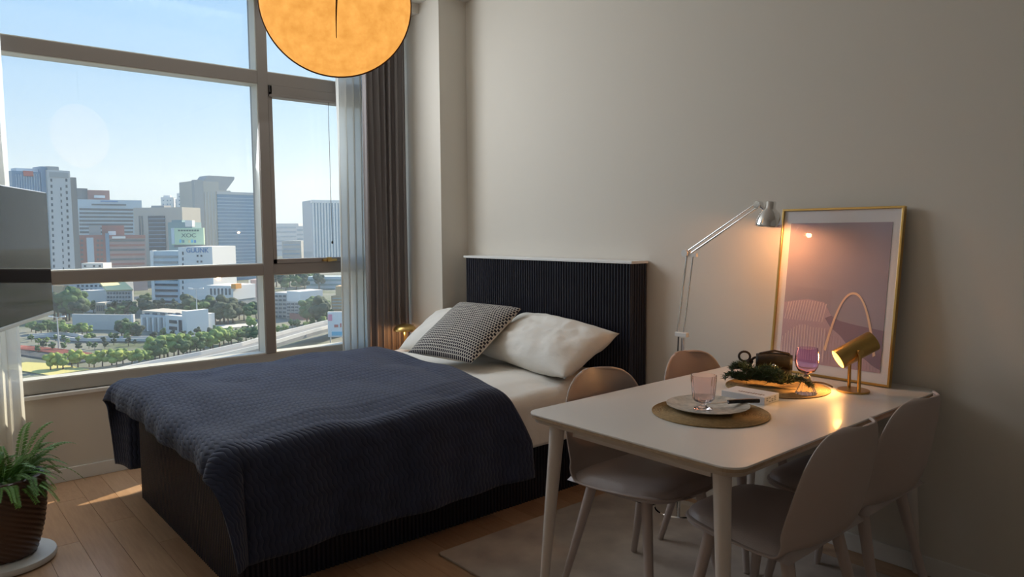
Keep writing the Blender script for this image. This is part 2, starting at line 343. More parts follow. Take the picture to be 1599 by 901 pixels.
def cloth(name, m, X0, X1, YF, ztop, r, sL, sR, tF, head, nu, nv, topfn, wav, thick):
    """a sheet laid over the bed: sL, sR, tF hang over the left, right and foot edges; head(x) is the y of its upper hem"""
    b_ = MB(); uvs = []
    Wd = X1-X0; rows = []
    def drop(d):
        a = min(d/r, PI/2); return r*math.sin(a), r*(1-math.cos(a))+max(0, d-r*PI/2)
    for j in range(nv+1):
        for i in range(nu+1):
            s = -sL+(Wd+sL+sR)*i/nu
            xs = min(max(X0+s, X0), X1)
            yh = head(X0+s); Lt = (yh-YF)
            t = (Lt+tF)*j/nv
            ds = max(0, s-Wd, -s); sg = 1 if s > Wd else -1
            dt = max(0, t-Lt)
            y_ = yh-t if dt == 0 else YF
            if ds == 0 and dt == 0:
                p = Vector((xs, y_, ztop+topfn(xs, y_)))
            elif dt == 0:
                o_, d_ = drop(ds); w_ = wav*min(1, ds/0.25)*(math.sin(y_*9+1.3*sg)+0.6*math.sin(y_*23+2))
                p = Vector((xs+sg*(o_+w_+0.05*ds), y_, ztop-d_+topfn(xs, y_)*max(0, 1-ds*5)))
            elif ds == 0:
                o_, d_ = drop(dt); w_ = wav*min(1, dt/0.2)*(math.sin(xs*10)+0.7*math.sin(xs*26+1))
                p = Vector((xs, YF-o_-w_-0.05*dt, ztop-d_+topfn(xs, YF)*max(0, 1-dt*5)))
            else:
                rho = math.hypot(ds, dt); th = math.atan2(dt, ds); o_, d_ = drop(rho); s2 = math.sin(2*th)
                ex = 0.05*rho+(0.40 if sg > 0 else 0.30)*max(0, rho-0.06)*s2**1.3
                out = o_+ex
                w_ = wav*min(1, rho/0.25)*math.sin(th*7)
                p = Vector((xs+sg*math.cos(th)*(out+w_), YF-math.sin(th)*(out+w_), ztop-d_*(1-0.16*s2)+topfn(xs, YF)*max(0, 1-rho*5)))
            b_.v.append(tuple(p)); uvs.append((s, t))
    w = nu+1
    b_.f = [(j*w+i, j*w+i+1, (j+1)*w+i+1, (j+1)*w+i) for j in range(nv) for i in range(nu)]
    o = b_.build(name, m, None, smooth=180)
    ul = o.data.uv_layers.new(name='UVMap')
    for lp in o.data.loops: ul.data[lp.index].uv = uvs[lp.vertex_index]
    k = o.modifiers.new('thick', 'SOLIDIFY'); k.thickness = thick; k.offset = 1
    return o
def sheet_top(x, y):
    d = abs(nz(x*2.2, y*3.0, 3.1))*0.030+nz(x*6, y*4, 1.0)*0.006
    edge = min(x-MX0, MX1-x); return d-0.02*max(0, 1-edge/0.12)
dv = cloth('duvet', cotton_m, MX0, MX1, -1.6, 0.592, 0.06, 0.30, 0.295, 0.0, lambda x: -0.15, 130, 70, sheet_top, 0.006, 0.012)
tag(dv, 'white cotton duvet covering the head half of the bed', 'duvet')
def blk_top(x, y):
    d = nz(x*2.0, y*3.4, 7.7)*0.030+abs(nz(x*2.2+y*2, y*3.4, 2.2))*0.026+0.006
    edge = min(x-0.54, 2.0-x, y+2.15); return d-0.025*max(0, 1-edge/0.14)
def head_edge(x):
    K = ((0.0, -0.80), (0.56, -0.80), (0.95, -0.785), (1.30, -0.82), (1.60, -0.865), (1.85, -0.925), (2.02, -0.93), (2.15, -0.86), (2.30, -0.79), (2.6, -0.775))
    for (x0, y0), (x1, y1) in zip(K, K[1:]):
        if x <= x1: return y0+(y1-y0)*max(0, x-x0)/(x1-x0)
    return K[-1][1]
bl = cloth('bedspread', quilt_m, 0.535, 1.995, -2.14, 0.632, 0.075, 0.55, 0.475, 0.155, head_edge, 150, 140, blk_top, 0.012, 0.010)
tag(bl, 'dark navy quilted bedspread draped over the foot of the bed', 'bedspread')
def pillow(name, label, cat, m, w, h, t, loc, rot, seedv, wrinkle=0.012, parentless=True, uvscale=1.0, back_m=None, pinch=0.10):
    b_ = MB(); n_ = 36; uvs = []
    for side in (1, -1):
        k = len(b_.v)
        for j in range(n_+1):
            for i in range(n_+1):
                u, v = i/n_*2-1, j/n_*2-1
                px = w/2*u*(1-pinch*(1-abs(u)**2)*0-pinch*0.6*(1-v*v)*abs(u)**3*0+0)*(1-0.05*(1-v*v)*0)
                sx_ = 1-pinch*(1-v*v)*0.35; sy_ = 1-pinch*(1-u*u)*0.35
                prof = (max(0, 1-abs(u)**2.6)*max(0, 1-abs(v)**2.6))**0.55
                z = side*t/2*prof
                z += side*prof*wrinkle*(nz(u*2.5+seedv, v*2.5, side)+0.7*abs(nz(u*6+seedv, v*3, side*2)))
                b_.v.append((w/2*u*sx_, h/2*v*sy_, z)); uvs.append(((u+1)/2*uvscale, (v+1)/2*uvscale))
        ww = n_+1
        for j in range(n_):
            for i in range(n_): b_.f.append((k+j*ww+i, k+j*ww+i+1, k+(j+1)*ww+i+1, k+(j+1)*ww+i))
    o = b_.build(name, m, None, smooth=180)
    ul = o.data.uv_layers.new(name='UVMap')
    for lp in o.data.loops: ul.data[lp.index].uv = uvs[lp.vertex_index]
    if back_m:
        o.data.materials.append(back_m)
        for p_ in o.data.polygons:
            if p_.vertices[0] >= (n_+1)**2: p_.material_index = 1
    o.location = loc; o.rotation_euler = rot
    bm_ = bmesh.new(); bm_.from_mesh(o.data); bmesh.ops.remove_doubles(bm_, verts=bm_.verts, dist=1e-5); bmesh.ops.recalc_face_normals(bm_, faces=bm_.faces); bm_.to_mesh(o.data); bm_.free()
    return tag(o, label, cat)
pillow('pillow', 'plump white pillow nearest the dining table against the headboard', 'pillow', cotton_m, 0.78, 0.42, 0.20, (1.705, -0.345, 0.752), (math.radians(27), math.radians(3), math.radians(-3)), 1.0, 0.03)
pillow('pillow', 'white pillow by the gold lamp, half hidden by the checked cushion', 'pillow', cotton_m, 0.70, 0.42, 0.17, (0.945, -0.395, 0.760), (math.radians(30), math.radians(-7), math.radians(4)), 5.0, 0.02)
pillow('cushion', 'black and white woven check cushion leaning on the white pillows', 'cushion', check_m, 0.49, 0.50, 0.13, (1.30, -0.575, 0.800), (math.radians(31), math.radians(1), math.radians(10)), 9.0, 0.006, back_m=mat('cream_linen', (0.70, 0.63, 0.52), 0.9))

# ------------------------------------------------------------------ nightstand and gold lamp
ns = thing('nightstand', 'small brown wooden nightstand hidden between bed and drape', 'nightstand', (0.345, -0.41, 0))
wood_m = mat('walnut', (0.20, 0.11, 0.06), 0.5, var=0.25, vscale=6, stretch=(1, 12, 12))
MB().prism(rrect(-0.095, -0.16, 0.095, 0.16, 0.02), 0.47, 0.49).build('top', wood_m, ns)
for a, b_ in ((-1,-1),(1,-1),(-1,1),(1,1)): MB().tube([(a*0.075, b_*0.13, 0.0), (a*0.07, b_*0.125, 0.47)], 0.012, 10).build('leg', wood_m, ns, smooth=40)
bx('shelf', wood_m, -0.075, -0.13, 0.20, 0.075, 0.13, 0.215, ns)
gl = thing('bedside_lamp', 'small gold mushroom lamp beside the white pillow', 'lamp', (0.35, -0.375, 0.491))
MB().lathe([(0.055,0),(0.055,0.008),(0.05,0.012),(0.008,0.014)], 28).build('base', brass_m, gl, smooth=40)
MB().lathe([(0.009,0.012),(0.009,0.19)], 14).build('stem', brass_m, gl, smooth=40)
pr = [(0.080*math.cos(a), 0.195+0.048*math.sin(a)) for a in [PI/2*i/10 for i in range(11)]]
pr[-1] = (0.0005, 0.243)
MB().lathe([(0.076, 0.193)]+pr, 32, cap=False).build('shade', brass_m, gl, smooth=60)

ld = bpy.data.lights.new('bedside_glow', 'POINT'); lo_ = bpy.data.objects.new('bedside_glow', ld); COL.objects.link(lo_); lo_.parent = gl; lo_.location = (0, -0.03, 0.180)
ld.energy = 0.7; ld.color = (1.0, 0.50, 0.20); ld.shadow_soft_size = 0.02
# ------------------------------------------------------------------ rug
rug_m = mat('rug_pile', (0.62, 0.53, 0.45), 0.95, bump=0.5, bscale=500, col2=(0.42, 0.345, 0.30), vscale=5.5)
rg = MB().prism(rrect(2.12, -1.345, 4.42, -0.145, 0.015), 0.001, 0.012).build('rug', rug_m, None, bevel=0.003)
tag(rg, 'low pile beige grey mottled rug under the dining table', 'rug')

# ------------------------------------------------------------------ dining table
TX0, TX1, TY0, TY1, TZ = 2.740, 3.562, -1.410, -0.004, 0.742
tb = thing('dining_table', 'white rectangular dining table with rounded corners and tapered legs', 'table', (3.151, -0.705, 0))
hx, hy = (TX1-TX0)/2, (TY1-TY0)/2
MB().prism(rrect(-hx, -hy, hx, hy, 0.055), TZ-0.006, TZ).build('tabletop', table_m, tb, bevel=0.0015)
MB().prism(rrect(-hx+0.001, -hy+0.001, hx-0.001, hy-0.001, 0.055), TZ-0.015, TZ-0.006).build('edge_band', ply_m, tb)
MB().prism(rrect(-hx+0.012, -hy+0.012, hx-0.012, hy-0.012, 0.05), TZ-0.030, TZ-0.015).build('under_board', mat('beige_board', (0.50, 0.42, 0.34), 0.6), tb)
ap = MB(); 
for s_ in (-1, 1): ap.box(-0.27, s_*0.60-0.009, TZ-0.075, 0.27, s_*0.60+0.009, TZ-0.030).box(s_*0.30-0.009, -0.56, TZ-0.075, s_*0.30+0.009, 0.56, TZ-0.030)
ap.build('apron', legw_m, tb)
for a in (-1, 1):
    for b_ in (-1, 1):
        top = Vector((a*0.320, b_*0.630, TZ-0.030)); bot = Vector((a*0.365, b_*0.668, 0.012))
        MB().tube([bot, bot+(top-bot)*0.5, top], 0.0135, 18, r2=0.026).build('leg', legw_m, tb, smooth=40)

# ------------------------------------------------------------------ dining chairs
def make_chair(label):
    t = thing('dining_chair', label, 'chair', (0,0,0), 0, 'taupe dining chairs around the white table')
    prof = [(0.2455,0.418),(0.243,0.419),(0.232,0.422),(0.205,0.426),(0.155,0.428),(0.08,0.424),(-0.02,0.416),(-0.10,0.415),(-0.155,0.425),(-0.195,0.452),(-0.220,0.495),(-0.236,0.55),(-0.250,0.62),(-0.262,0.69),(-0.271,0.745),(-0.276,0.777),(-0.2785,0.790),(-0.280,0.797)]
    hw   = [0.060,0.100,0.145,0.187,0.216,0.231,0.236,0.240,0.243,0.245,0.244,0.243,0.237,0.220,0.188,0.150,0.118,0.085]
    seg = 6; P = []
    for i in range(len(prof)-1):                      # Catmull-Rom through the profile
        g = lambda k: Vector((*prof[min(max(k,0),len(prof)-1)], hw[min(max(k,0),len(hw)-1)]))
        a, b_, c_, d_ = g(i-1), g(i), g(i+1), g(i+2)
        for s_ in range(seg):
            q = s_/seg; P.append(0.5*((2*b_)+(c_-a)*q+(2*a-5*b_+4*c_-d_)*q*q+(3*b_-a-3*c_+d_)*q**3))
    P.append(Vector((*prof[-1], hw[-1])))
    m_ = len(P)-1
    def fn(u, v):
        p = P[int(round(v*m_))]; w_ = (u*2-1); x = p.z*w_
        vv = v*(len(prof)-1); bk = min(1, max(0, (vv-7.2)/3.2)); bk = bk*bk*(3-2*bk)
        return (x, p.x+bk*0.075*abs(w_)**2.2*(1-0.35*max(0,(vv-11)/5)), p.y+(1-bk)*0.005*abs(w_)**3+0.022*bk*(1-bk)*4*w_*w_)
    sh = MB().grid(fn, 24, m_).build('shell', shell_m, t, smooth=180)
    k = sh.modifiers.new('thick', 'SOLIDIFY'); k.thickness = 0.009; k.offset = -1
    k = sh.modifiers.new('sub', 'SUBSURF'); k.levels = 1; k.render_levels = 1
    def pad(u, v):
        yy = 0.236-0.405*v; w_ = u*2-1; hh = 0.236
        for (y0_, _), (y1_, _), h0, h1 in zip(prof, prof[1:], hw, hw[1:]):
            if y1_ <= yy <= y0_: hh = h0+(h1-h0)*(y0_-yy)/(y0_-y1_); break
        c_ = 2*v-1; t_ = (max(0, 1-abs(w_)**5)*max(0, 1-abs(c_)**(7 if c_ < 0 else 4)))**0.5
        return (hh*0.965*w_, yy, 0.421+0.008*min(1, t_*6)+0.046*t_)
    MB().grid(pad, 28, 32).build('seat_pad', leather_m, t, smooth=180)
    bx('seat_mount', black_m, -0.15, -0.13, 0.385, 0.15, 0.15, 0.412, t, 0.01)
    for a in (-1, 1):
        for (ty, by_) in ((0.135, 0.205), (-0.115, -0.215)):
            MB().tube([(a*0.150, ty, 0.412), (a*0.180, (ty+by_)/2, 0.20), (a*0.208, by_, 0.0)], 0.0205, 16, r2=0.0125).build('leg', shell_m, t, smooth=40)
    return t
CHG = 'taupe dining chairs around the white table'
ch = make_chair('taupe padded dining chair tucked under the table beside the bed')
ch.location = (2.875, -0.93, 0.0155); ch.rotation_euler = (0, 0, -PI/2)
copy_tree(ch, (2.875, -0.335, 0.0155), -PI/2, 'taupe dining chair by the chrome lamp, only its backrest top showing', CHG)
copy_tree(ch, (3.43, -0.965, 0.0155), PI/2, 'taupe padded dining chair in front, its back towards the viewer', CHG)
copy_tree(ch, (3.425, -0.46, 0.0155), PI/2, 'taupe dining chair nearest the wall on the right of the table', CHG)

# ------------------------------------------------------------------ picture leaning on the wall
FW, FH = 0.512, 0.708
lean = math.atan2(0.085, FH)
pc = thing('framed_print', 'large brass framed abstract print leaning against the wall on the table', 'picture', (3.1685, -0.098, TZ+0.001), 0, rot=(-lean, 0, math.radians(-1.5)))
fm = MB(); q = 0.009; d = 0.022
fm.box(-FW/2, -d, 0, FW/2, 0, q).box(-FW/2, -d, FH-q, FW/2, 0, FH).box(-FW/2, -d, q, -FW/2+q, 0, FH-q).box(FW/2-q, -d, q, FW/2, 0, FH-q)
fm.build('frame', brass_m, pc, bevel=0.001)
bx('mount', mat('mount_card', (0.86, 0.83, 0.84), 0.8), -FW/2+q, -0.012, q, FW/2-q, -0.002, FH-q, pc)
px0, px1, pz0, pz1 = -FW/2+0.042, FW/2-0.042, 0.050, FH-0.062
pw, ph_ = px1-px0, pz1-pz0
pr_m = mat('print_sky', (0.42, 0.36, 0.42), 0.75, var=0.06, vscale=4)
art = bx('print', pr_m, px0, -0.0135, pz0, px1, -0.012, pz1, pc)
def art_poly(name, pts, m, yy):
    b_ = MB(); n_ = len(pts)
    b_.add([(px0+x*pw, yy, pz0+z*ph_) for x, z in pts]+[(px0+x*pw, yy+0.0004, pz0+z*ph_) for x, z in pts],
           [tuple(range(n_)), tuple(range(2*n_-1, n_-1, -1))]+[(i, (i+1) % n_, n_+(i+1) % n_, n_+i) for i in range(n_)])
    return b_.build(name, m, art)
p_dune = mat('print_dune', (0.58, 0.42, 0.48), 0.75); p_dark = mat('print_plum', (0.30, 0.21, 0.27), 0.75); p_line = mat('print_rib', (0.80, 0.64, 0.64), 0.75)
p_light_arch = mat('lamp_light_arch', (0.95, 0.66, 0.46), 0.75)  # the lamp's arch of light, painted on as part of the print
art_poly('print_hill', [(0,0.0),(1,0),(1,0.28),(0.75,0.30),(0.58,0.32),(0.50,0.35),(0.42,0.44),(0.25,0.455),(0.05,0.43),(0,0.42)], p_dune, -0.0140)
art_poly('print_shade', [(0.50,0.35),(0.58,0.32),(0.75,0.30),(1,0.28),(1,0.02),(0.93,0.04),(0.85,0.08),(0.75,0.11),(0.60,0.22),(0.50,0.27),(0.44,0.33)], p_dark, -0.0145)
for i in range(15):
    x = 0.015+i*0.028; art_poly('print_stripe', [(x,0.30),(x+0.010,0.30),(x+0.012+0.03,0.425+0.02*math.sin(i/15*PI)),(x+0.03,0.425+0.02*math.sin(i/15*PI))], p_line, -0.0145)
for i in range(16):
    x = 0.01+i*0.029; h = 0.10+0.17*math.sin(min(1, (i+3)/13)*PI*0.62); art_poly('print_stripe', [(x,0.02),(x+0.011,0.02),(x+0.011,h),(x,h)], p_line, -0.0146)
for i in range(18):
    x = 0.46+i*0.029; h = max(0.03, 0.25-0.013*i); art_poly('print_stripe', [(x,0.005),(x+0.010,0.005),(x+0.010,h),(x,h)], p_dune, -0.0147)
ao = []; ai = []
for i in range(41):
    a = i/40*2-1; xx = 0.70+0.235*a; zz = 0.10+0.41*(1-abs(a)**2.2)
    ao.append((xx+0.012*a, zz+0.012)); ai.append((0.70+0.235*a*0.955, zz-0.004 if abs(a) < 0.97 else zz))
for i in range(40): art_poly('lamp_light_arch', [ai[i], ai[i+1], ao[i+1], ao[i]], p_light_arch, -0.0152)
MB().add([(-FW/2+q,-0.0185,q),(FW/2-q,-0.0185,q),(FW/2-q,-0.0185,FH-q),(-FW/2+q,-0.0185,FH-q)], [(0,1,2,3)]).build('glass', M_pane('picture_glass', (0.98,0.98,0.98), ior=1.38), pc)

# ------------------------------------------------------------------ chrome task lamp on a floor pole
LX, LY = 2.505, -0.20
fl_ = thing('floor_lamp', 'chrome jointed reading lamp standing between the bed and the table', 'lamp', (LX, LY, 0))
MB().lathe([(0.115,0.0),(0.115,0.012),(0.11,0.017),(0.012,0.022)], 36).build('base', chrome_m, fl_, smooth=40)
MB().tube([(0,0,0.02),(0.006,0,0.45),(0.014,0,0.85)], 0.009, 12).build('pole', chrome_m, fl_, smooth=40)
MB().tube([(-0.020,0,0.40),(-0.018,-0.004,0.65),(-0.012,0,0.86)], 0.003, 8).build('cable', black_m, fl_, smooth=40)
mj = MB(); mj.box(-0.026,-0.012,0.855,0.040,0.012,0.877); lo = mj.build('lower_joint', white_m, fl_, bevel=0.003)
p1, p2 = Vector((-0.010,0,0.868)), Vector((0.040,0,1.252))
for dx, r_ in ((-0.008, 0.0052), (0.026, 0.0040)):
    MB().tube([p1+Vector((dx,0,0)), p2+Vector((dx,0,0))], r_, 10).build('lower_rod', chrome_m, fl_, smooth=40)
mj = MB(); mj.tube([(0.025,-0.016,1.252),(0.025,0.016,1.252)], 0.017, 18).box(0.02,-0.008,1.236,0.085,0.008,1.252); mj.build('elbow_joint', white_m, fl_, smooth=35)
q1, q2 = Vector((0.045,0,1.256)), Vector((0.388,0,1.462))
nrm = Vector((-(q2-q1).z, 0, (q2-q1).x)).normalized()
for dx in (-0.007, 0.011): MB().tube([q1+nrm*dx, q2+nrm*dx], 0.0048, 10).build('upper_rod', chrome_m, fl_, smooth=40)
mj = MB(); mj.tube([(0.392,-0.015,1.466),(0.392,0.015,1.466)], 0.015, 18).tube([(0.392,0,1.466),(0.415,0,1.452),(0.428,0,1.436)], 0.007, 8); mj.build('head_joint', chrome_m, fl_, smooth=35)
hd = MB().lathe([(0.0535,-0.052),(0.055,-0.050),(0.054,-0.040),(0.049,-0.018),(0.038,0.008),(0.026,0.020),(0.021,0.026),(0.021,0.052),(0.018,0.055),(0.0005,0.056)], 40, cap=False)
sh = hd.build('shade', chrome_m, fl_, smooth=50); sh.location = (0.445, 0, 1.424); sh.rotation_euler = (0, math.radians(6), 0)
k = sh.modifiers.new('thick', 'SOLIDIFY'); k.thickness = 0.0015; k.offset = -1
warm_bulb = mat('warm_bulb', (1, 0.8, 0.5), 0.5, emit=(1.0, 0.50, 0.17), estr=16)
bu = MB().lathe([(0.0005,-0.022),(0.012,-0.018),(0.019,-0.008),(0.020,0.002),(0.014,0.014),(0.009,0.022)], 20).build('bulb', warm_bulb, sh, smooth=60); bu.location = (0, 0, -0.012)
ll = bpy.data.lights.new('lamp_glow', 'POINT'); lo_ = bpy.data.objects.new('lamp_glow', ll); COL.objects.link(lo_); lo_.parent = fl_; lo_.location = (0.446, 0, 1.374)
ll.energy = 2.6; ll.color = (1.0, 0.42, 0.14); ll.shadow_soft_size = 0.012

# ------------------------------------------------------------------ things on the table
mat_m = mat('woven_placemat', (0.36, 0.24, 0.11), 0.85, var=0.2, vscale=90)
def placemat(label, x, y):
    t = thing('placemat', label, 'placemat', (x, y, TZ), 0, 'round woven placemats')
    prof = [(0.002, 0.0)]
    for i in range(38):
        r_ = 0.004+i*0.005; prof += [(r_, 0.0032), (r_+0.0025, 0.0048)]
    prof += [(0.192, 0.0044), (0.1935, 0.002), (0.192, 0.0)]
    MB().lathe([(0.0005, 0.0034)]+prof[1:], 72).build('weave', mat_m, t, smooth=60)
    b_ = MB().tube([(0.1915*math.cos(a), 0.1915*math.sin(a), 0.0028) for a in [2*PI*i/72 for i in range(72)]], 0.0028, 6, closed=True); b_.build('rim', mat_m, t, smooth=180)
    return t
placemat('round tan woven placemat under the white plate', 3.177, -0.955)
placemat('round tan woven placemat under the wine glass and greenery', 3.125, -0.425)
PZ = TZ+0.0055
china_m = mat('patterned_china', (0.72, 0.70, 0.64), 0.25, col2=(0.42, 0.42, 0.38), vscale=38)
plt = thing('plate', 'white patterned scalloped dinner plate on the placemat', 'plate', (3.150, -0.930, PZ))
rfp = lambda r, z, a: r*(1+0.006*math.sin(a*24)*(1 if r > 0.10 else 0))
MB().lathe([(0.0005,0.004),(0.085,0.004),(0.098,0.008),(0.136,0.0165),(0.139,0.0175),(0.138,0.0150),(0.100,0.004),(0.080,0.0),(0.0005,0.0)], 96, cap=False, rf=rfp).build('dish', china_m, plt, smooth=60)
rose_glass = mat('rose_glass', (0.95, 0.85, 0.85), 0.05, trans=1.0, ior=1.33)
gb = thing('goblet', 'short pale pink ribbed glass goblet on the plate', 'glass', (3.150, -0.955, PZ+0.0045))
rib = lambda r, z, a: r*(1+0.026*math.cos(a*20)) if 0.03 < z < 0.108 else r
outer = [(0.030,0.0),(0.031,0.003),(0.012,0.010),(0.008,0.016),(0.010,0.020),(0.030,0.027),(0.036,0.036),(0.039,0.060),(0.0415,0.095),(0.043,0.112),(0.043,0.116)]
inner = [(0.0415,0.116),(0.0395,0.095),(0.037,0.060),(0.034,0.038),(0.026,0.030),(0.0005,0.028)]
MB().lathe([(0.0005,0.0)]+outer+inner, 88, cap=False, rf=rib).build('bowl', rose_glass, gb, smooth=60)
kn = thing('steak_knife', 'steel knife with black handle resting on the plate rim', 'knife', (3.190, -0.865, PZ+0.0205), math.radians(58))
MB().tube([(-0.002,0,0.0),(0.03,0,0.001),(0.075,0,0.001),(0.112,0,-0.001)], 0.0075, 12).build('handle', black_m, kn, smooth=50)
b_ = MB(); b_.add([(-0.002,-0.008,0.001),(-0.09,-0.008,-0.002),(-0.115,0.002,-0.003),(-0.09,0.007,-0.002),(-0.002,0.007,0.001),(-0.002,-0.008,-0.0005),(-0.09,-0.008,-0.0035),(-0.115,0.002,-0.0045),(-0.09,0.007,-0.0035),(-0.002,0.007,-0.0005)],
      [(0,1,2,3,4),(9,8,7,6,5),(0,5,6,1),(1,6,7,2),(2,7,8,3),(3,8,9,4),(4,9,5,0)]); b_.build('blade', steel_m, kn)
# white carton
bxr = thing('carton', 'small white product box with brown print beside the plate', 'box', (3.158, -0.676, TZ+0.0005), math.radians(2))
card = mat('white_card', (0.76, 0.77, 0.80), 0.5)
bx('carton_body', card, -0.085, -0.053, 0.0, 0.085, 0.053, 0.028, bxr, 0.0015)
ink = mat('brown_ink', (0.22, 0.13, 0.10), 0.6); ink2 = mat('grey_ink', (0.25, 0.28, 0.30), 0.6)
sw = MB()
for i in range(11):
    x0 = -0.035+i*0.0095; hh = 0.004+0.005*abs(math.sin(i*1.9)); sw.box(x0, -0.018-hh, 0.028, x0+0.006, -0.018+hh*0.7, 0.0284)
sw.build('top_print', ink, bxr)
sp = MB()
for i in range(4):
    for j in range(3):
        if (i*3+j*5) % 4: sp.box(0.085, -0.040+i*0.019, 0.006+j*0.0065, 0.0854, -0.040+i*0.019+0.012, 0.006+j*0.0065+0.0035)
sp.build('end_print', ink2, bxr)
bx('side_print', ink2, 0.055, -0.0534, 0.008, 0.066, -0.053, 0.020, bxr)
# spot lamp
spz = TZ+0.0005
sl = thing('spot_lamp', 'brass cylinder spot lamp tilted down on two posts, lit', 'lamp', (3.352, -0.272, spz))
MB().lathe([(0.058,0.0),(0.058,0.005),(0.056,0.007),(0.0005,0.007)], 40, cap=False).build('base', bronze_m, sl, smooth=40)
ax = Vector((-0.687, -0.726, -0.56)).normalized()                    # where the lamp points
cz_ = 0.158; cc = Vector((0.002, 0.0, cz_))
sdv = ax.cross(Vector((0,0,1))).normalized()
for s_ in (-1, 1):
    ps = cc+sdv*(0.044*s_); bs = sdv*(0.030*s_) if False else Vector((ps.x, ps.y, 0.006))
    MB().tube([bs, Vector((ps.x, ps.y, cz_+0.006))], 0.0065, 12).build('post', bronze_m, sl, smooth=40)
    MB().tube([cc+sdv*(0.036*s_), cc+sdv*(0.054*s_)], 0.010, 16).build('pivot_knob', bronze_m, sl, smooth=40)
cy = MB().lathe([(0.0360,-0.072),(0.0385,-0.072),(0.0385,0.076),(0.036,0.079),(0.0005,0.079)][0:], 44, cap=False)
cyl = cy.build('shade', bronze_m, sl, smooth=40); cyl.location = cc; cyl.rotation_euler = (-ax).to_track_quat('Z', 'Y').to_euler()
MB().lathe([(0.0362,-0.072),(0.0362,0.02),(0.0005,0.03)], 36, cap=False).build('liner', mat('cream_liner', (0.8, 0.66, 0.38), 0.35), cyl, smooth=40)
bu = MB().lathe([(0.0005,-0.045),(0.015,-0.042),(0.022,-0.025),(0.018,-0.005),(0.010,0.015)], 20).build('bulb', mat('amber_bulb', (1,0.8,0.5), 0.5, emit=(1.0,0.55,0.18), estr=22), cyl, smooth=60)
ld = bpy.data.lights.new('spot_glow', 'SPOT'); lo_ = bpy.data.objects.new('spot_glow', ld); COL.objects.link(lo_); lo_.parent = sl; lo_.location = cc+ax*0.060
lo_.rotation_euler = (-ax).to_track_quat('Z', 'Y').to_euler(); ld.energy = 5.0; ld.color = (1.0, 0.50, 0.16); ld.spot_size = math.radians(140); ld.spot_blend = 0.7; ld.shadow_soft_size = 0.02
# wine glass with fanned clear foot
wg = thing('wine_glass', 'lilac wine glass with clear ribbed conical foot on the placemat', 'glass', (3.262, -0.462, PZ))
lil = mat('lilac_glass', (0.90, 0.72, 0.93), 0.04, trans=1.0, ior=1.25); clr = mat('clear_glass', (0.97, 0.97, 0.95), 0.03, trans=0.95, ior=1.40)
ob = [(0.0005,0.074),(0.012,0.075),(0.030,0.086),(0.040,0.104),(0.0425,0.122),(0.041,0.148),(0.0375,0.172)]
ib = [(0.036,0.172),(0.0395,0.148),(0.041,0.122),(0.0385,0.105),(0.029,0.089),(0.0005,0.078)]
MB().lathe(ob+ib, 64, cap=False).build('bowl', lil, wg, smooth=60)
MB().lathe([(0.0005,0.0),(0.036,0.0),(0.037,0.002),(0.026,0.026),(0.014,0.056),(0.008,0.071),(0.0005,0.074)], 72, cap=False, rf=lambda r, z, a: r*(1+0.07*math.cos(a*12))).build('foot', clr, wg, smooth=60)
# greenery
gr_m = mat('dark_needles', (0.040, 0.070, 0.026), 0.7, var=0.35, vscale=30); tw_m = mat('twig', (0.07, 0.045, 0.025), 0.8)
gd = thing('evergreen_sprig', 'dark green evergreen garland lying on the placemat beside the wine glass', 'garland', (3.075, -0.445, PZ+0.001))
for k in range(32):
    base = Vector((random.uniform(-0.06,0.11), random.uniform(-0.075,0.03), 0.010+0.050*random.random())); ang = (PI+random.uniform(-0.5,0.5)) if k % 3 else random.uniform(-0.9,0.9)
    L = random.uniform(0.08, 0.14); dirv = Vector((math.cos(ang)*0.75, math.sin(ang)*0.6-0.05, 0)); hgt = random.uniform(0.0, 0.030)
    spine = [base+dirv*(L*i/9)+Vector((0,0,hgt*math.sin(PI*i/9)*0.9+0.002)) for i in range(10)]
    tw = MB().tube(spine, 0.0016, 5).build('twig', tw_m, gd)
    nb = MB()
    for i in range(150):
        f_ = random.random()*9; j = min(8, int(f_)); p_ = spine[j].lerp(spine[j+1], f_-j)
        a_ = random.uniform(0, 2*PI); el = random.uniform(-0.25, 1.1); d_ = Vector((math.cos(a_)*math.cos(el), math.sin(a_)*math.cos(el), math.sin(el)*0.8))+dirv.normalized()*0.7
        d_.normalize(); ln = random.uniform(0.014, 0.032); tip = p_+d_*ln; tip.z = max(tip.z, 0.002)
        u_ = d_.cross(Vector((0.3,0.2,0.9))).normalized()*0.0013; w_ = d_.cross(u_).normalized()*0.0013; md = p_.lerp(tip, 0.45); md.z = max(md.z, 0.003)
        nb.add([p_, md+u_, md-u_*0.5+w_, md-u_*0.5-w_, tip], [(0,1,2),(0,2,3),(0,3,1),(4,2,1),(4,3,2),(4,1,3)])
    nb.build('needles', gr_m, gd)['kind'] = 'stuff'
# black pouch with cord
blk_cord = mat('dark_cord', (0.022, 0.012, 0.010), 0.75, bump=0.6, bscale=300); blk_lea = mat('black_leather', (0.003, 0.0025, 0.003), 0.65, bump=0.15, bscale=120)
pg = thing('camera_pouch', 'black leather camera bag with rope strap lying behind the greenery', 'bag', (3.055, -0.325, PZ), math.radians(28))
bd = MB(); bd.prism(rrect(-0.068,-0.032,0.068,0.032,0.014), 0.0, 0.092); bo = bd.build('body', blk_lea, pg, smooth=40, bevel=0.008, seg=3)
fp = MB(); fp.grid(lambda u, v: (-0.070+0.14*u, [-0.036,-0.037,-0.030,0.0,0.034][int(round(v*4))], [0.052,0.084,0.098,0.106,0.094][int(round(v*4))]+0.008*math.sin(PI*u)), 10, 4)
fo = fp.build('flap', blk_lea, pg, smooth=180); k = fo.modifiers.new('thick', 'SOLIDIFY'); k.thickness = 0.004
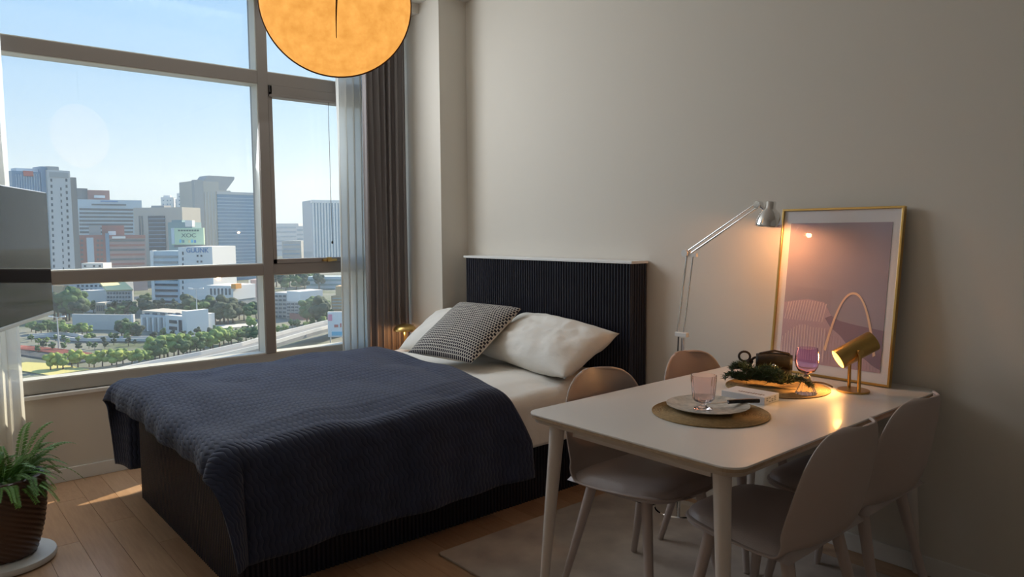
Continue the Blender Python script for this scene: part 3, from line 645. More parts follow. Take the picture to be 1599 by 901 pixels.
MB().lathe([(0.0005,0.004),(0.006,0.003),(0.008,0.0)], 16, cap=False).build('stud', chrome_m, pg, smooth=60); pg.children[-1].location = (0.0, -0.0375, 0.066); pg.children[-1].rotation_euler = (PI/2, 0, 0)
MB().tube([(-0.066,0,0.092),(-0.055,-0.005,0.108),(0.0,-0.006,0.122),(0.055,-0.005,0.112),(0.067,0,0.094)], 0.0042, 8).build('handle', blk_cord, pg, smooth=180)
lp = [(-0.115+0.022*math.cos(a), -0.005, 0.092+0.020*math.sin(a)) for a in [2*PI*i/18 for i in range(18)]]
MB().tube(lp, 0.0046, 8, closed=True).build('cord_loop', blk_cord, pg, smooth=180)
MB().tube(bez((-0.066,0,0.088),(-0.080,-0.01,0.10),(-0.10,-0.01,0.055),(-0.098,-0.008,0.074), 10), 0.0052, 8).build('strap', blk_cord, pg, smooth=180)
MB().tube(bez((-0.093,-0.006,0.076),(-0.088,-0.012,0.045),(-0.080,-0.03,0.018),(-0.105,-0.04,0.008), 10)+bez((-0.115,-0.042,0.006),(-0.13,-0.045,0.006),(-0.15,-0.04,0.008),(-0.162,-0.038,0.010), 5), 0.0052, 8).build('strap', blk_cord, pg, smooth=180)
MB().lathe([(0.002,-0.014),(0.012,-0.008),(0.014,0.0),(0.012,0.008),(0.002,0.014)], 14, (-0.094,-0.007,0.072)).build('knot', blk_cord, pg, smooth=180)
st = MB().tube(bez((0.10,-0.05,0.004),(0.15,-0.03,0.012),(0.19,-0.06,0.018),(0.215,-0.085,0.004), 12), 0.0035, 8).build('strap_tail', blk_cord, pg, smooth=180)

# ------------------------------------------------------------------ paper pendant
PP = Vector((2.163, -1.776, 2.176)); PR = 0.262
nv_ = Vector((CAM.x-PP.x, CAM.y-PP.y, 0)).normalized()
pn = thing('pendant_lamp', 'round amber paper disc pendant lamp glowing above the bed', 'lamp', PP, math.atan2(nv_.y, nv_.x)-PI/2)
def disc(u, v):
    a = 2*PI*u; th = v*PI                                        # an oblate lantern, flat axis along y
    r_ = PR*math.sin(th)**0.85; yy = 0.085*math.copysign(abs(math.cos(th))**0.9, math.cos(th))
    return (r_*math.cos(a), yy, r_*math.sin(a)*1.0)
MB().grid(disc, 72, 36).build('shade', paper_m, pn, smooth=180)
MB().tube([(PR*1.004*math.cos(a), 0, PR*1.004*math.sin(a)) for a in [2*PI*i/72 for i in range(72)]], 0.0035, 8, closed=True).build('rim', mat('dark_rim', (0.10, 0.05, 0.025), 0.6), pn, smooth=180)
MB().tube([(0,0,PR), (0,0,ZC-PP.z-0.02)], 0.003, 8).build('cord', black_m, pn)
MB().lathe([(0.05,-0.02),(0.05,0.0)], 24, (0,0,ZC-PP.z)).build('ceiling_rose', white_m, pn, smooth=40)
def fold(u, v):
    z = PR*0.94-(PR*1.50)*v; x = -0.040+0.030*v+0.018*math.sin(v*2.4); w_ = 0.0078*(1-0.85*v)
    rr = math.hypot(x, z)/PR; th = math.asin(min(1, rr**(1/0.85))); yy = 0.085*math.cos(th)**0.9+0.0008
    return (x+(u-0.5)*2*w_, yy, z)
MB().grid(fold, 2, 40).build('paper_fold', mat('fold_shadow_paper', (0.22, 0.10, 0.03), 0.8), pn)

# ------------------------------------------------------------------ television on a wall arm
e1 = Vector((0.785, -2.486, 0)); dr = Vector((0.918, -0.396, 0)).normalized()
TVW, TVH, TVZ = 0.96, 0.536, 1.008
tv = thing('television', 'glossy black flat television on a wall arm at the left edge', 'television', e1+dr*(TVW/2)+Vector((0,0,TVZ)), math.atan2(dr.y, dr.x))
bx('housing', black_m, -TVW/2, -0.035, 0, TVW/2, -0.003, TVH, tv, 0.004)
bx('screen', screen_m, -TVW/2+0.004, -0.004, 0.014, TVW/2-0.004, 0.0, TVH-0.004, tv)
bx('lower_bezel', steel_m, -TVW/2, -0.036, -0.004, TVW/2, 0.001, 0.012, tv, 0.002)
loc_wall = Vector((1.3, YB, TVZ+TVH/2)); inv = Matrix.Translation(tv.location) @ Matrix.Rotation(tv.rotation_euler.z, 4, 'Z')
wl = inv.inverted() @ loc_wall; cv = Vector((0, -0.035, TVH/2)); mid = (wl+cv)/2+Vector((0.10, 0, 0))
MB().tube([cv, mid, wl], 0.018, 10).build('wall_arm', black_m, tv, smooth=40)
bx('mount_plate', black_m, -0.12, -0.045, TVH/2-0.12, 0.12, -0.033, TVH/2+0.12, tv)

# ------------------------------------------------------------------ potted fern
FP = Vector((0.985, -2.735, 0))
tr = MB().lathe([(0.0005,0.0),(0.165,0.0),(0.182,0.006),(0.185,0.018),(0.182,0.030),(0.172,0.034),(0.0005,0.034)], 56, (FP.x, FP.y, 0.0), cap=False).build('plant_tray', mat('white_tray', (0.74, 0.76, 0.76), 0.4), None, smooth=50)
tag(tr, 'round white tray on the floor under the plant pot', 'tray')
pot = thing('potted_fern', 'leafy green fern in dark brown spiral ribbed pot', 'potted plant', FP+Vector((0,0,0.0345)))
pprof = [(0.100,0.0),(0.112,0.01),(0.128,0.06),(0.142,0.12),(0.152,0.19),(0.156,0.25),(0.154,0.30),(0.148,0.335)]
pp2 = []
for i in range(len(pprof)-1):
    for s_ in range(12): f_ = s_/12; pp2.append((pprof[i][0]*(1-f_)+pprof[i+1][0]*f_, pprof[i][1]*(1-f_)+pprof[i+1][1]*f_))
pp2.append(pprof[-1])
spiral = lambda r, z, a: r+0.0065*(abs(math.sin((a+z*13)*11))**0.7) if z < 0.333 else r
b_ = MB().lathe([(0.0005,0.0)]+pp2+[(0.138,0.335),(0.136,0.30),(0.0005,0.298)], 240, cap=False, rf=lambda r, z, a: spiral(r, z, a) if r > 0.139 or z < 0.29 else r)
b_.build('pot', mat('dark_brown_glaze', (0.10, 0.055, 0.038), 0.3), pot, smooth=60)
MB().lathe([(0.136,0.300),(0.10,0.308),(0.0005,0.310)], 24, cap=False).build('soil', mat('soil', (0.03, 0.02, 0.012), 0.95), pot)
leaf_ms = [mat('fern_green', (0.075, 0.20, 0.030), 0.5, var=0.25, vscale=20), mat('fern_light', (0.13, 0.29, 0.045), 0.5, var=0.2, vscale=20)]
fr_me = []
for v_ in range(6):
    b_ = MB(); L = 0.22+0.025*(v_ % 3); rise = [0.20, 0.13, 0.26, 0.16, 0.30, 0.09][v_]; droop = [0.24, 0.22, 0.22, 0.27, 0.16, 0.20][v_]
    sp_ = [Vector((L*t, 0.01*math.sin(t*4+v_), rise*t*1.15-droop*t**2.4)) for t in [i/16 for i in range(17)]]
    b_.tube(sp_, 0.0015, 5, r2=0.0005)
    for i in range(1, 46):
        t = 0.06+0.92*i/46; f_ = t*16; j = min(15, int(f_)); p_ = sp_[j].lerp(sp_[j+1], f_-j); tg = (sp_[j+1]-sp_[j]).normalized()
        ln = 0.042*math.sin(min(1, t*1.7)*PI*0.5)*(1-t*0.75)+0.005
        for s_ in (-1, 1):
            d_ = (Vector((0, s_, 0))+tg*0.45+Vector((0, 0, -0.15+0.1*math.sin(i*2.1+s_)))).normalized(); wv = tg*0.0046; tip = p_+d_*ln; md = p_+d_*(ln*0.5)+Vector((0,0,0.0015))
            b_.add([p_, md+wv, tip, md-wv], [(0,1,2,3)])
    fr_me.append(b_.mesh('frond', leaf_ms[v_ % 2]))
for k in range(95):
    a = 2*PI*k*0.381966*1.0; rr = 0.012+0.085*random.random()
    s_ = random.uniform(0.55, 0.92)
    inst('frond', fr_me[k % 6], pot, (rr*math.cos(a), rr*math.sin(a), 0.300), (random.uniform(-0.15,0.15), random.uniform(-0.30,0.10), a+random.uniform(-0.3,0.3)), (s_, s_, s_))

# ------------------------------------------------------------------ the city outside (ground 39 m below)
GZ = -39.0
def cm(name, c, r=0.8, **k): return mat('city_'+name, c, r, **k)
c_light = cm('light', (0.55, 0.55, 0.55)); c_white = cm('white', (0.78, 0.78, 0.78)); c_grey = cm('grey', (0.36, 0.37, 0.38)); c_beige = cm('beige', (0.50, 0.47, 0.42))
c_win = cm('window', (0.04, 0.06, 0.09), 0.25); c_glass = cm('blue_glass', (0.16, 0.27, 0.40), 0.2); c_teal = cm('teal', (0.20, 0.32, 0.36), 0.5); c_brick = cm('brick', (0.36, 0.16, 0.14)); c_mauve = cm('mauve', (0.42, 0.33, 0.34))
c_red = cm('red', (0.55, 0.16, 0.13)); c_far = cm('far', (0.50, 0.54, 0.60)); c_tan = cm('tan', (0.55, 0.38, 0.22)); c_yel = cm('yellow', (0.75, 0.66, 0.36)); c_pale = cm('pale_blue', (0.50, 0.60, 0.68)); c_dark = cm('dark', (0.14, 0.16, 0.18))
c_green = cm('sign_green', (0.52, 0.68, 0.50)); c_ink = cm('sign_ink', (0.10, 0.16, 0.14)); c_blue = cm('sign_blue', (0.12, 0.26, 0.52)); c_pink = cm('sign_pink', (0.75, 0.30, 0.42)); c_cyan = cm('sign_cyan', (0.15, 0.50, 0.70)); c_orange = cm('orange', (0.85, 0.38, 0.08))
unit = {}
def ubox(m):
    if m.name not in unit: unit[m.name] = MB().box(0,0,0,1,1,1).mesh('box', m)
    return unit[m.name]
class Bld:
    """a building whose front stands on the vertical plane through two points of the ground"""
    def __init__(s, name, label, pxl, pxr, Dl, Dr, cat='building', group=None):
        a = CAM+ray(pxl, 360)*Dl; b_ = CAM+ray(pxr, 360)*Dr; s.o = Vector((a.x, a.y, GZ)); s.u = Vector((b_.x-a.x, b_.y-a.y, 0)).normalized(); s.n = Vector((-s.u.y, s.u.x, 0))
        if s.n.dot(s.o-Vector((CAM.x, CAM.y, GZ))) < 0: s.n = -s.n
        s.t = thing(name, label, cat, s.o, math.atan2(s.u.y, s.u.x), group)
    def at(s, px, py, off=0.0):
        d = ray(px, py); o_ = s.o+s.n*off; k = (o_-CAM).dot(s.n)/d.dot(s.n); p_ = CAM+d*k; return (p_-o_).dot(s.u), p_.z-GZ
    def part(s, name, x0, x1, y0, y1, off, depth, m, parent=None):
        u0, _ = s.at(x0, (y0+(y1 or y0))/2, off); u1, _ = s.at(x1, (y0+(y1 or y0))/2, off); _, z1 = s.at((x0+x1)/2, y0, off); z0 = 0.0 if y1 is None else s.at((x0+x1)/2, y1, off)[1]
        return inst(name, ubox(m), parent or s.t, (u0, off, z0), (0,0,0), (u1-u0, depth, z1-z0))
    def text(s, txt, x0, x1, y0, y1, off, m, name='sign_lettering'):
        cu = bpy.data.curves.new(name, 'FONT'); cu.body = txt; cu.extrude = 0.1; cu.size = 1; to = bpy.data.objects.new(name, cu); COL.objects.link(to)
        bpy.context.view_layer.update(); me = bpy.data.meshes.new_from_object(to.evaluated_get(bpy.context.evaluated_depsgraph_get())); bpy.data.objects.remove(to)
        me.materials.clear(); me.materials.append(m)
        xs = [v.co.x for v in me.vertices]; ys = [v.co.y for v in me.vertices]; u0, z1 = s.at(x0, y0, off); u1, z0 = s.at(x1, y1, off)
        for v in me.vertices:
            X = (v.co.x-min(xs))/(max(xs)-min(xs)); Y = (v.co.y-min(ys))/(max(ys)-min(ys)); v.co = (u0+(u1-u0)*X, off-0.1-v.co.z, z0+(z1-z0)*Y)
        o = bpy.data.objects.new(name, me); COL.objects.link(o); o.parent = s.t; return o
# hotel tower
B = Bld('hotel_tower', 'tall pale hotel tower with small windows beside the television', 73, 109, 430, 440)
B.part('body', 73, 109, 266, None, 0, 16, c_light); B.part('roof_block', 74, 92, 260, 268, 1, 10, c_grey); B.part('fascia', 78, 107, 269, 277, -0.4, 0.5, c_grey)
B.part('glass_wing', 18, 73, 268, None, 3, 20, c_glass); B.part('glass_fin', 63, 73, 260, None, 2.0, 12, c_glass); B.part('rear_wing', 109, 119, 277, None, 6, 14, c_dark)
B.part('roof_sign', 37, 52, 267, 275, 2, 1, c_red); B.part('roof_crown', 25, 62, 263, 268, 6, 8, c_white)
for x in range(27, 72, 4): B.part('mullion', x, x+0.8, 272, 360, 2.6, 0.5, c_pale)
for r_ in range(15):
    y_ = 279+r_*9.6
    for x, w_ in ((79, 2.6), (94.2, 1.8), (102.5, 2.8)):
        if x == 94.2 and r_ == 0: continue
        k_ = x+r_*0.30; B.part('window', k_, k_+w_, y_+(4 if x == 94.2 else 0), y_+4.6+(4 if x == 94.2 else 0), -0.25, 0.4, c_win)
# banded office
B = Bld('office_block', 'wide pale office block with dark horizontal window bands', 121, 220, 660, 690)
B.part('body', 121, 221, 312, None, 0, 40, c_pale); B.part('roof_block', 119, 137, 294, 312, 8, 20, c_dark); B.part('roof_house', 137, 171, 297, 312, 6, 20, c_brick); B.part('roof_sign', 147, 164, 305, 309, 5, 0.6, c_white)
B.part('sign', 157, 184, 313.5, 315.5, -0.5, 0.5, c_blue); B.part('window_band', 143, 197, 318.5, 320.8, -0.5, 0.5, c_win)
for i in range(9): B.part('window_band', 124, 208, 325.5+i*5.9, 328.6+i*5.9, -0.5, 0.5, c_win)
B.part('white_edge', 121.5, 123.5, 328, 366, -0.6, 0.5, c_white)
# brick building
B = Bld('brick_block', 'red brick office building with maroon bands below the pale office', 123, 227, 500, 520)
B.part('body', 123, 168, 367, None, 0, 25, c_brick); B.part('right_body', 169, 227, 367, None, -1, 25, c_mauve); B.part('glass_core', 136, 147, 371, 420, -0.6, 0.6, c_pale); B.part('stair_tower', 164, 170, 364, None, -1.6, 6, c_glass)
B.part('roof_house', 139, 157, 353, 367, 4, 12, c_grey); B.part('roof_box', 159, 194, 352, 367, 6, 12, c_brick); B.part('white_roof_box', 169, 181, 361, 367, 3, 3, c_white)
B.part('parapet', 170, 227, 367, 372, -1.6, 0.6, c_brick); B.part('sign', 175, 196, 369, 372.5, -2.2, 0.5, c_white)
for i in range(9): B.part('window_band', 171, 226, 374+i*7.3, 377.2+i*7.3, -1.5, 0.5, c_brick if i % 2 else c_dark)
for i in range(6):
    for x in (126, 151, 157): B.part('window', x, x+4, 374+i*7.3, 377.5+i*7.3, -0.4, 0.4, c_dark)
B = Bld('annex', 'small white annex in front of the red brick building', 127, 161, 470, 470)
B.part('body', 127, 161, 411, None, 0, 10, c_white)
for x in (131, 145, 154): B.part('window', x, x+3, 414, 417, -0.3, 0.4, c_win)
# grey beige slab
B = Bld('slab_tower', 'grey beige slab tower with a dark glazed bay', 208, 284, 570, 560)
B.part('body', 208, 284, 324, None, 0, 22, c_beige); B.part('glazed_bay', 232, 258, 337, 392, -0.6, 0.6, c_win); B.part('slot', 217, 219, 337, 372, -0.5, 0.5, c_dark); B.part('slot', 221, 223, 337, 372, -0.5, 0.5, c_dark); B.part('roof_house', 236, 256, 321, 324, 5, 8, c_grey)
for i in range(8): B.part('floor_band', 232, 258, 341+i*6.2, 342.4+i*6.2, -0.9, 0.4, c_glass)
# distant apartments
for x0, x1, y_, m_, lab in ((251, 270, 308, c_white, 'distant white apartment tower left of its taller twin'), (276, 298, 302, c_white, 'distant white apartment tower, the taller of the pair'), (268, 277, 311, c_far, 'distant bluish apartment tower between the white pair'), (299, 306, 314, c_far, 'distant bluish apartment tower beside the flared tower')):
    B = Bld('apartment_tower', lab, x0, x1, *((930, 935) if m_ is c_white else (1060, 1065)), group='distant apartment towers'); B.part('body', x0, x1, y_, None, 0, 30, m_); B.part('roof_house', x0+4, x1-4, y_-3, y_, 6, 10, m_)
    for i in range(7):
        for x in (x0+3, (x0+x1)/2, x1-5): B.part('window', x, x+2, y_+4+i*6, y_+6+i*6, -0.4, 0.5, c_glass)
# flared top tower
B = Bld('flared_tower', 'tall grey and blue glass tower with flared roof crown', 303, 400, 600, 640)
B.part('body', 303, 341, 283, None, 0, 30, c_beige); B.part('side_bay', 303, 317, 281, None, -0.8, 5, c_grey); B.part('glass_front', 339, 402, 302, None, -1, 32, c_glass); B.part('roof_step', 320, 360, 297, 306, 4, 14, c_beige); B.part('roof_edge', 339, 400, 300, 304, -1.6, 3, c_light)
for i in range(22): B.part('floor_line', 340, 401, 309+i*5.2, 310.0+i*5.2, -1.5, 0.5, c_pale)
for x in (322, 327, 332, 337): B.part('pilaster', x, x+1.2, 300, 430, -0.6, 0.6, c_light)
cr_ = MB(); pts = [B.at(x, y_) for x, y_ in ((327,276),(329,273.5),(371,275.5),(371,279.5),(362,292),(358,297),(322,297),(322,283))]
n_ = len(pts); cr_.add([(u, 6, z) for u, z in pts]+[(u, 22, z) for u, z in pts], [tuple(range(n_)), tuple(range(2*n_-1, n_-1, -1))]+[(i, (i+1) % n_, n_+(i+1) % n_, n_+i) for i in range(n_)]); cr_.build('crown', c_grey, B.t)
# teal building and billboard
B = Bld('teal_block', 'small teal building rising behind the green billboard', 262, 300, 480, 480)
B.part('body', 262, 300, 347, None, 0, 14, c_teal); B.part('roof_house', 268, 284, 343.5, 347, 2, 8, c_teal); B.part('white_box', 289, 300, 344, 354, -0.5, 4, c_white)
B = Bld('billboard', 'pale green rooftop billboard with dark lettering', 268, 318, 425, 425, 'billboard')
B.part('board', 268, 318, 356, 382, 0, 1.5, c_green); B.part('side_board', 267.5, 272, 356, 381, -0.4, 0.5, c_pale); B.part('under_frame', 272, 316, 382, 386, 0.3, 1, c_dark); B.part('post', 280, 281, 383, None, 0.6, 1, c_dark); B.part('post', 306, 307, 383, None, 0.6, 1, c_dark)
B.text('XOC', 283, 306, 364.5, 370.5, 0, c_ink); 
for i in range(8): B.part('small_mark', 278+i*4.2, 281+i*4.2, 358.7, 361.2, -0.25, 0.3, c_ink)
for i, m_ in enumerate((c_cyan, c_teal, c_green, c_yel, c_cyan, c_blue)): B.part('colour_mark', 280+i*4.6, 283+i*4.6, 374+(i % 2), 379, -0.25, 0.3, m_)
# white bank building
B = Bld('white_block', 'white building with dark bands and blue roof lettering below the billboard', 235, 331, 395, 385)
B.part('body', 235, 279, 392, None, 0, 20, c_pale); B.part('stair_tower', 278, 291, 386, None, -1, 20, c_white); B.part('right_body', 290, 331, 385, None, -1.5, 20, c_white); B.part('white_edge', 234, 238.5, 391, None, -0.8, 3, c_white)
for i in range(10): B.part('window_band', 240, 277, 399+i*8.8, 402.5+i*8.8, -0.4, 0.5, c_grey if i < 2 else c_win)
for i in range(9): B.part('slot', 284.5, 286, 393+i*9, 398+i*9, -1.3, 0.4, c_win)
B.text('GUUNK', 291, 326, 387, 394.5, -1.6, c_blue)
for x in (307, 313): 
    for y_ in (398, 407): B.part('window', x, x+2.4, y_, y_+3, -1.8, 0.4, c_win)
# haze side of the right bay
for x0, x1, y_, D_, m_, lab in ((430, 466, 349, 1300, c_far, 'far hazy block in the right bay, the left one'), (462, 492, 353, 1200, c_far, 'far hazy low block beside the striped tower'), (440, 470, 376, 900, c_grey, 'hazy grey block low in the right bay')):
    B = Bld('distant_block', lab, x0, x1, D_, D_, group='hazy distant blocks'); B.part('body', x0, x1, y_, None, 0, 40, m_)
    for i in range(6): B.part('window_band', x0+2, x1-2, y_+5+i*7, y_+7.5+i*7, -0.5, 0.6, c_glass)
B = Bld('striped_tower', 'pale tower with vertical stripes behind the sheer curtain', 487, 540, 800, 820)
B.part('body', 487, 545, 313, None, 0, 40, c_glass); B.part('fascia', 486.5, 546, 312.5, 317, -1.5, 4, c_white)
for i in range(12): B.part('fin', 488+i*4.6, 490+i*4.6, 317, None, -1.4, 1.5, c_white)
# middle distance
B = Bld('gabled_block', 'grey building with bright yellow sloping roof among the trees', 165, 206, 370, 385)
B.part('body', 165, 206, 453, None, 0, 18, c_light); rf = MB(); pts = [(B.at(160, 441, 6), 8.0), (B.at(199, 440, 6), 8.0), (B.at(206.5, 452), -0.8), (B.at(165, 453), -0.8)]
rf.add([(u, o_, z) for (u, z), o_ in pts]+[(u, o_+0.4, z-0.6) for (u, z), o_ in pts], [(0,1,2,3),(7,6,5,4),(0,4,5,1),(1,5,6,2),(2,6,7,3),(3,7,4,0)]); rf.build('roof', c_yel, B.t)
for r_ in range(4):
    for i in range(8): B.part('window', 168+i*4.7, 170.8+i*4.7, 456+r_*6.2, 459.4+r_*6.2, -0.3, 0.4, c_dark)
B = Bld('long_block', 'long bluish grey block behind the dark trees on the left', 83, 166, 420, 410)
B.part('body', 83, 166, 441, None, 0, 20, c_light); B.part('blue_roof', 118, 150, 463, 466, -6, 6, c_cyan); B.part('white_floors', 126, 149, 466, None, -7, 6, c_white); B.part('tan_house', 82, 98, 446, None, -4, 4, c_tan); B.part('tan_house', 103, 116, 450, None, -4, 4, c_brick)
for i in range(3): B.part('window_band', 128, 148, 471+i*6, 474+i*6, -7.4, 0.5, c_dark)
for r_ in range(3):
    for i in range(6): B.part('window', 120+i*7, 123+i*7, 445+r_*6, 448+r_*6, -0.3, 0.4, c_win)
B = Bld('cream_block', 'small cream block with tall windows left of the gabled building', 149, 164, 350, 350); B.part('body', 149, 164, 473, None, 0, 8, c_beige)
for i in range(4): B.part('window', 150.5+i*3.4, 152.5+i*3.4, 477, 486, -0.3, 0.4, c_dark)
B = Bld('site_wall', 'long plain white hoarding wall beside the railway', 113, 208, 305, 300, 'wall')
B.part('panel', 113, 208, 491, 517, 0, 1.0, c_light); B.part('end_post', 205, 208, 491, 512, -0.4, 1.2, c_white); B.part('footing', 113, 208, 516, None, 0.1, 0.8, c_grey)
B = Bld('station_house', 'low white two storey building with planted roof terrace', 219, 291, 298, 283)
B.part('left_wing', 219, 259, 493, None, 1, 12, c_light); B.part('right_wing', 258, 288, 493, None, 0, 14, c_white); B.part('end_wall', 284, 291, 486, None, -0.6, 10, c_white); B.part('roof_terrace', 222, 288, 487.5, 493, 3, 10, c_beige)
for i in range(9): B.part('pilaster', 220.5+i*4.3, 222.5+i*4.3, 496, 523, 0.5, 0.5, c_grey if i % 2 else c_white)
for y_ in (500, 510): B.part('window', 264, 275, y_, y_+5, -0.4, 0.5, c_win)
B.part('window', 279, 283, 500, 518, -0.4, 0.5, c_win)
for i in range(5): B.part('roof_opening', 226+i*12, 232+i*12, 488.5, 491.5, 2.6, 0.5, c_dark)
B = Bld('slotted_block', 'white building with tall dark slots and orange corner light', 323, 368, 352, 346)
B.part('body', 323, 364, 446, 468, 0, 16, c_white); B.part('base', 323, 366, 468, None, 1, 16, c_grey); B.part('orange_corner', 361, 368, 443.5, 451, -1.0, 4, c_orange)
for i in range(6): B.part('slot', 328+i*5.8, 330.5+i*5.8, 450.5, 460.5, -0.3, 0.4, c_dark)
B = Bld('grey_block', 'plain grey block behind the double headed lamp post', 290, 324, 445, 445); B.part('body', 290, 324, 441, None, 0, 12, c_light)
for x in (299, 311): B.part('window', x, x+4, 452, 462, -0.3, 0.4, c_dark)
B = Bld('lilac_block', 'lilac block at the edge of the window mullion', 388, 404, 420, 420); B.part('body', 388, 404, 437, None, 0, 12, c_mauve); B.part('white_edge', 388, 391, 437, None, -0.4, 1, c_white)
B = Bld('retaining_wall', 'dark grey retaining wall behind the roadside trees', 369, 404, 376, 372, 'wall'); B.part('panel', 369, 404, 470, None, 0, 2, c_grey)
B = Bld('curved_block', 'white stepped apartment building with dark windows in right bay', 426, 469, 345, 335)
B.part('body', 426, 448, 457, None, 0, 14, c_light); B.part('white_top', 448, 469, 455, 471, -1, 14, c_white); B.part('lower_body', 446, 468, 471, None, -0.5, 14, c_light); B.part('brick_base', 452, 474, 490, None, -2, 4, c_brick)
for r_ in range(6):
    for i in range(6): B.part('window', 429+i*6.4, 432.5+i*6.4, 461+r_*6.3 if i < 3 else 473.5+r_*5, 464+r_*6.3 if i < 3 else 476+r_*5, -1.3, 0.4, c_dark)
B = Bld('terrace_block', 'pale green hillside block with window bands behind the curtain', 478, 535, 520, 520); B.part('body', 478, 540, 432, None, 0, 14, c_pale)
for i in range(5): B.part('window_band', 480, 538, 436+i*7, 439+i*7, -0.4, 0.5, c_teal)
B = Bld('tan_block', 'tan sloping building above the advertising hoarding', 517, 540, 330, 330); B.part('body', 517, 545, 462, None, 0, 8, c_tan); B.part('upper_body', 524, 545, 447, 462, 1, 8, c_tan)
for r_ in range(4): B.part('window_band', 519, 540, 465+r_*5, 467+r_*5, -0.3, 0.4, c_beige)
B = Bld('hoarding', 'white advertising hoarding with pink, red and blue shapes', 512, 545, 258, 258, 'billboard'); B.part('board', 512, 548, 487, 526, 0, 1, c_white); B.part('post', 515, 516.5, 526, None, 0.3, 0.6, c_grey); B.part('post', 536, 537.5, 526, None, 0.3, 0.6, c_grey)
B.part('pink_shape', 512.3, 518.5, 491, 501, -0.2, 0.3, c_pink); B.part('red_mark', 522, 528, 507, 511, -0.2, 0.3, c_red); B.part('red_mark', 531, 533, 505, 511, -0.2, 0.3, c_red); B.part('blue_swoosh', 518, 542, 518, 524, -0.2, 0.3, c_cyan)
# ground, road, railway
def gp(px, py, z=GZ): return plane_pt(px, py, 2, z)
gm = mat('city_ground', (0.22, 0.22, 0.21), 0.9, col2=(0.08, 0.11, 0.055), vscale=0.035)
struct(MB().add([(-30,-900,GZ),(-30,1600,GZ),(-3500,1600,GZ),(-3500,-900,GZ)], [(0,1,2,3)]).build('ground', gm))
def strip(name, label, cat, pts, w, h, m, z=0.3, kerb=None):
    P_ = [gp(*p_, GZ+z) for p_ in pts]; P2 = []
    for i in range(len(P_)-1):
        for s_ in range(8): P2.append(P_[i].lerp(P_[i+1], s_/8))
    P2.append(P_[-1]); L_ = []; R_ = []
    for i, p_ in enumerate(P2):
        t_ = (P2[min(i+1, len(P2)-1)]-P2[max(i-1, 0)]).normalized(); n2 = Vector((-t_.y, t_.x, 0)); L_.append(p_+n2*w/2); R_.append(p_-n2*w/2)
    t = thing(name, label, cat, (P2[0].x, P2[0].y, GZ)); o_ = Vector((P2[0].x, P2[0].y, GZ))
    def slab(nm, A, B_, z0, z1, mm):
        b_ = MB(); n_ = len(A); b_.v = [tuple(a-o_+Vector((0,0,z1))) for a in A]+[tuple(a-o_+Vector((0,0,z1))) for a in B_]+[tuple(a-o_+Vector((0,0,z0))) for a in A]+[tuple(a-o_+Vector((0,0,z0))) for a in B_]
        for i in range(n_-1): b_.f += [(i,i+1,n_+i+1,n_+i),(2*n_+i,3*n_+i,3*n_+i+1,2*n_+i+1),(i,2*n_+i,2*n_+i+1,i+1),(n_+i,n_+i+1,3*n_+i+1,3*n_+i)]
        b_.f += [(0,n_,3*n_,2*n_),(n_-1,3*n_-1,4*n_-1,2*n_-1)]; b_.build(nm, mm, t)
    slab('deck', L_, R_, -h, 0.0, m)
    if kerb:
        for A, s_ in ((L_, -1), (R_, 1)):
            B_ = [a+((R_[i]-L_[i]).normalized()*0.6)*(1 if A is L_ else -1) for i, a in enumerate(A)]; slab('parapet', A, B_, 0.0, 1.1, kerb)
    return t
asph = cm('asphalt', (0.20, 0.21, 0.22)); conc = cm('concrete', (0.56, 0.56, 0.55))
strip('flyover', 'curving grey flyover road with concrete parapets below the window', 'road', [(560,497),(520,506),(470,519),(432,530),(395,541),(330,556),(250,572),(160,592)], 9, 1.2, asph, 5.0, conc)
strip('slip_road', 'narrow pale side road between the low building and the trees', 'road', [(45,527),(90,524),(130,531),(180,531),(240,531),(300,527),(330,522),(400,519)], 6, 0.2, asph, 0.4, conc)
strip('red_track', 'long red brown railway bed at the lower left of the view', 'railway', [(20,541),(70,545),(110,550),(140,555)], 6, 0.3, cm('red_ballast', (0.42, 0.13, 0.11)), 0.5)
strip('dark_track', 'dark railway track below the red one', 'railway', [(20,548),(60,554),(100,560),(125,565)], 5, 0.3, c_dark, 0.5)
strip('yellow_verge', 'yellow green grass verge beside the dark railway track', 'grass verge', [(15,570),(50,572),(80,576),(110,581)], 11, 0.2, cm('dry_grass', (0.50, 0.46, 0.16)), 0.3)
strip('plaza', 'bright paved plaza in front of the roadside trees', 'pavement', [(306,514),(340,510),(372,508),(402,507)], 12, 0.1, conc, 0.2)
# street lamps
def street_lamp(px, py, hpx, label):
    b_ = gp(px, py); D_ = (b_-CAM).dot(FWD); H_ = hpx*D_/FPX
    t = thing('street_lamp', label, 'street lamp', b_); MB().tube([(0,0,0),(0,0,H_)], 0.30, 8, r2=0.18).build('pole', c_light, t)
    for s_ in (-1, 1):
        a_ = RGT*s_; MB().tube([(0,0,H_-0.2),(a_.x*1.6,a_.y*1.6,H_+0.2)], 0.14, 6).build('arm', c_light, t); MB().tube([(a_.x*1.4,a_.y*1.4,H_+0.1),(a_.x*3.0,a_.y*3.0,H_+0.3)], 0.30, 6).build('lamp_head', c_white, t)
street_lamp(309, 521, 70, 'tall double headed street lamp in front of the dark trees')
street_lamp(92, 545, 50, 'grey lamp mast beside the red railway bed')
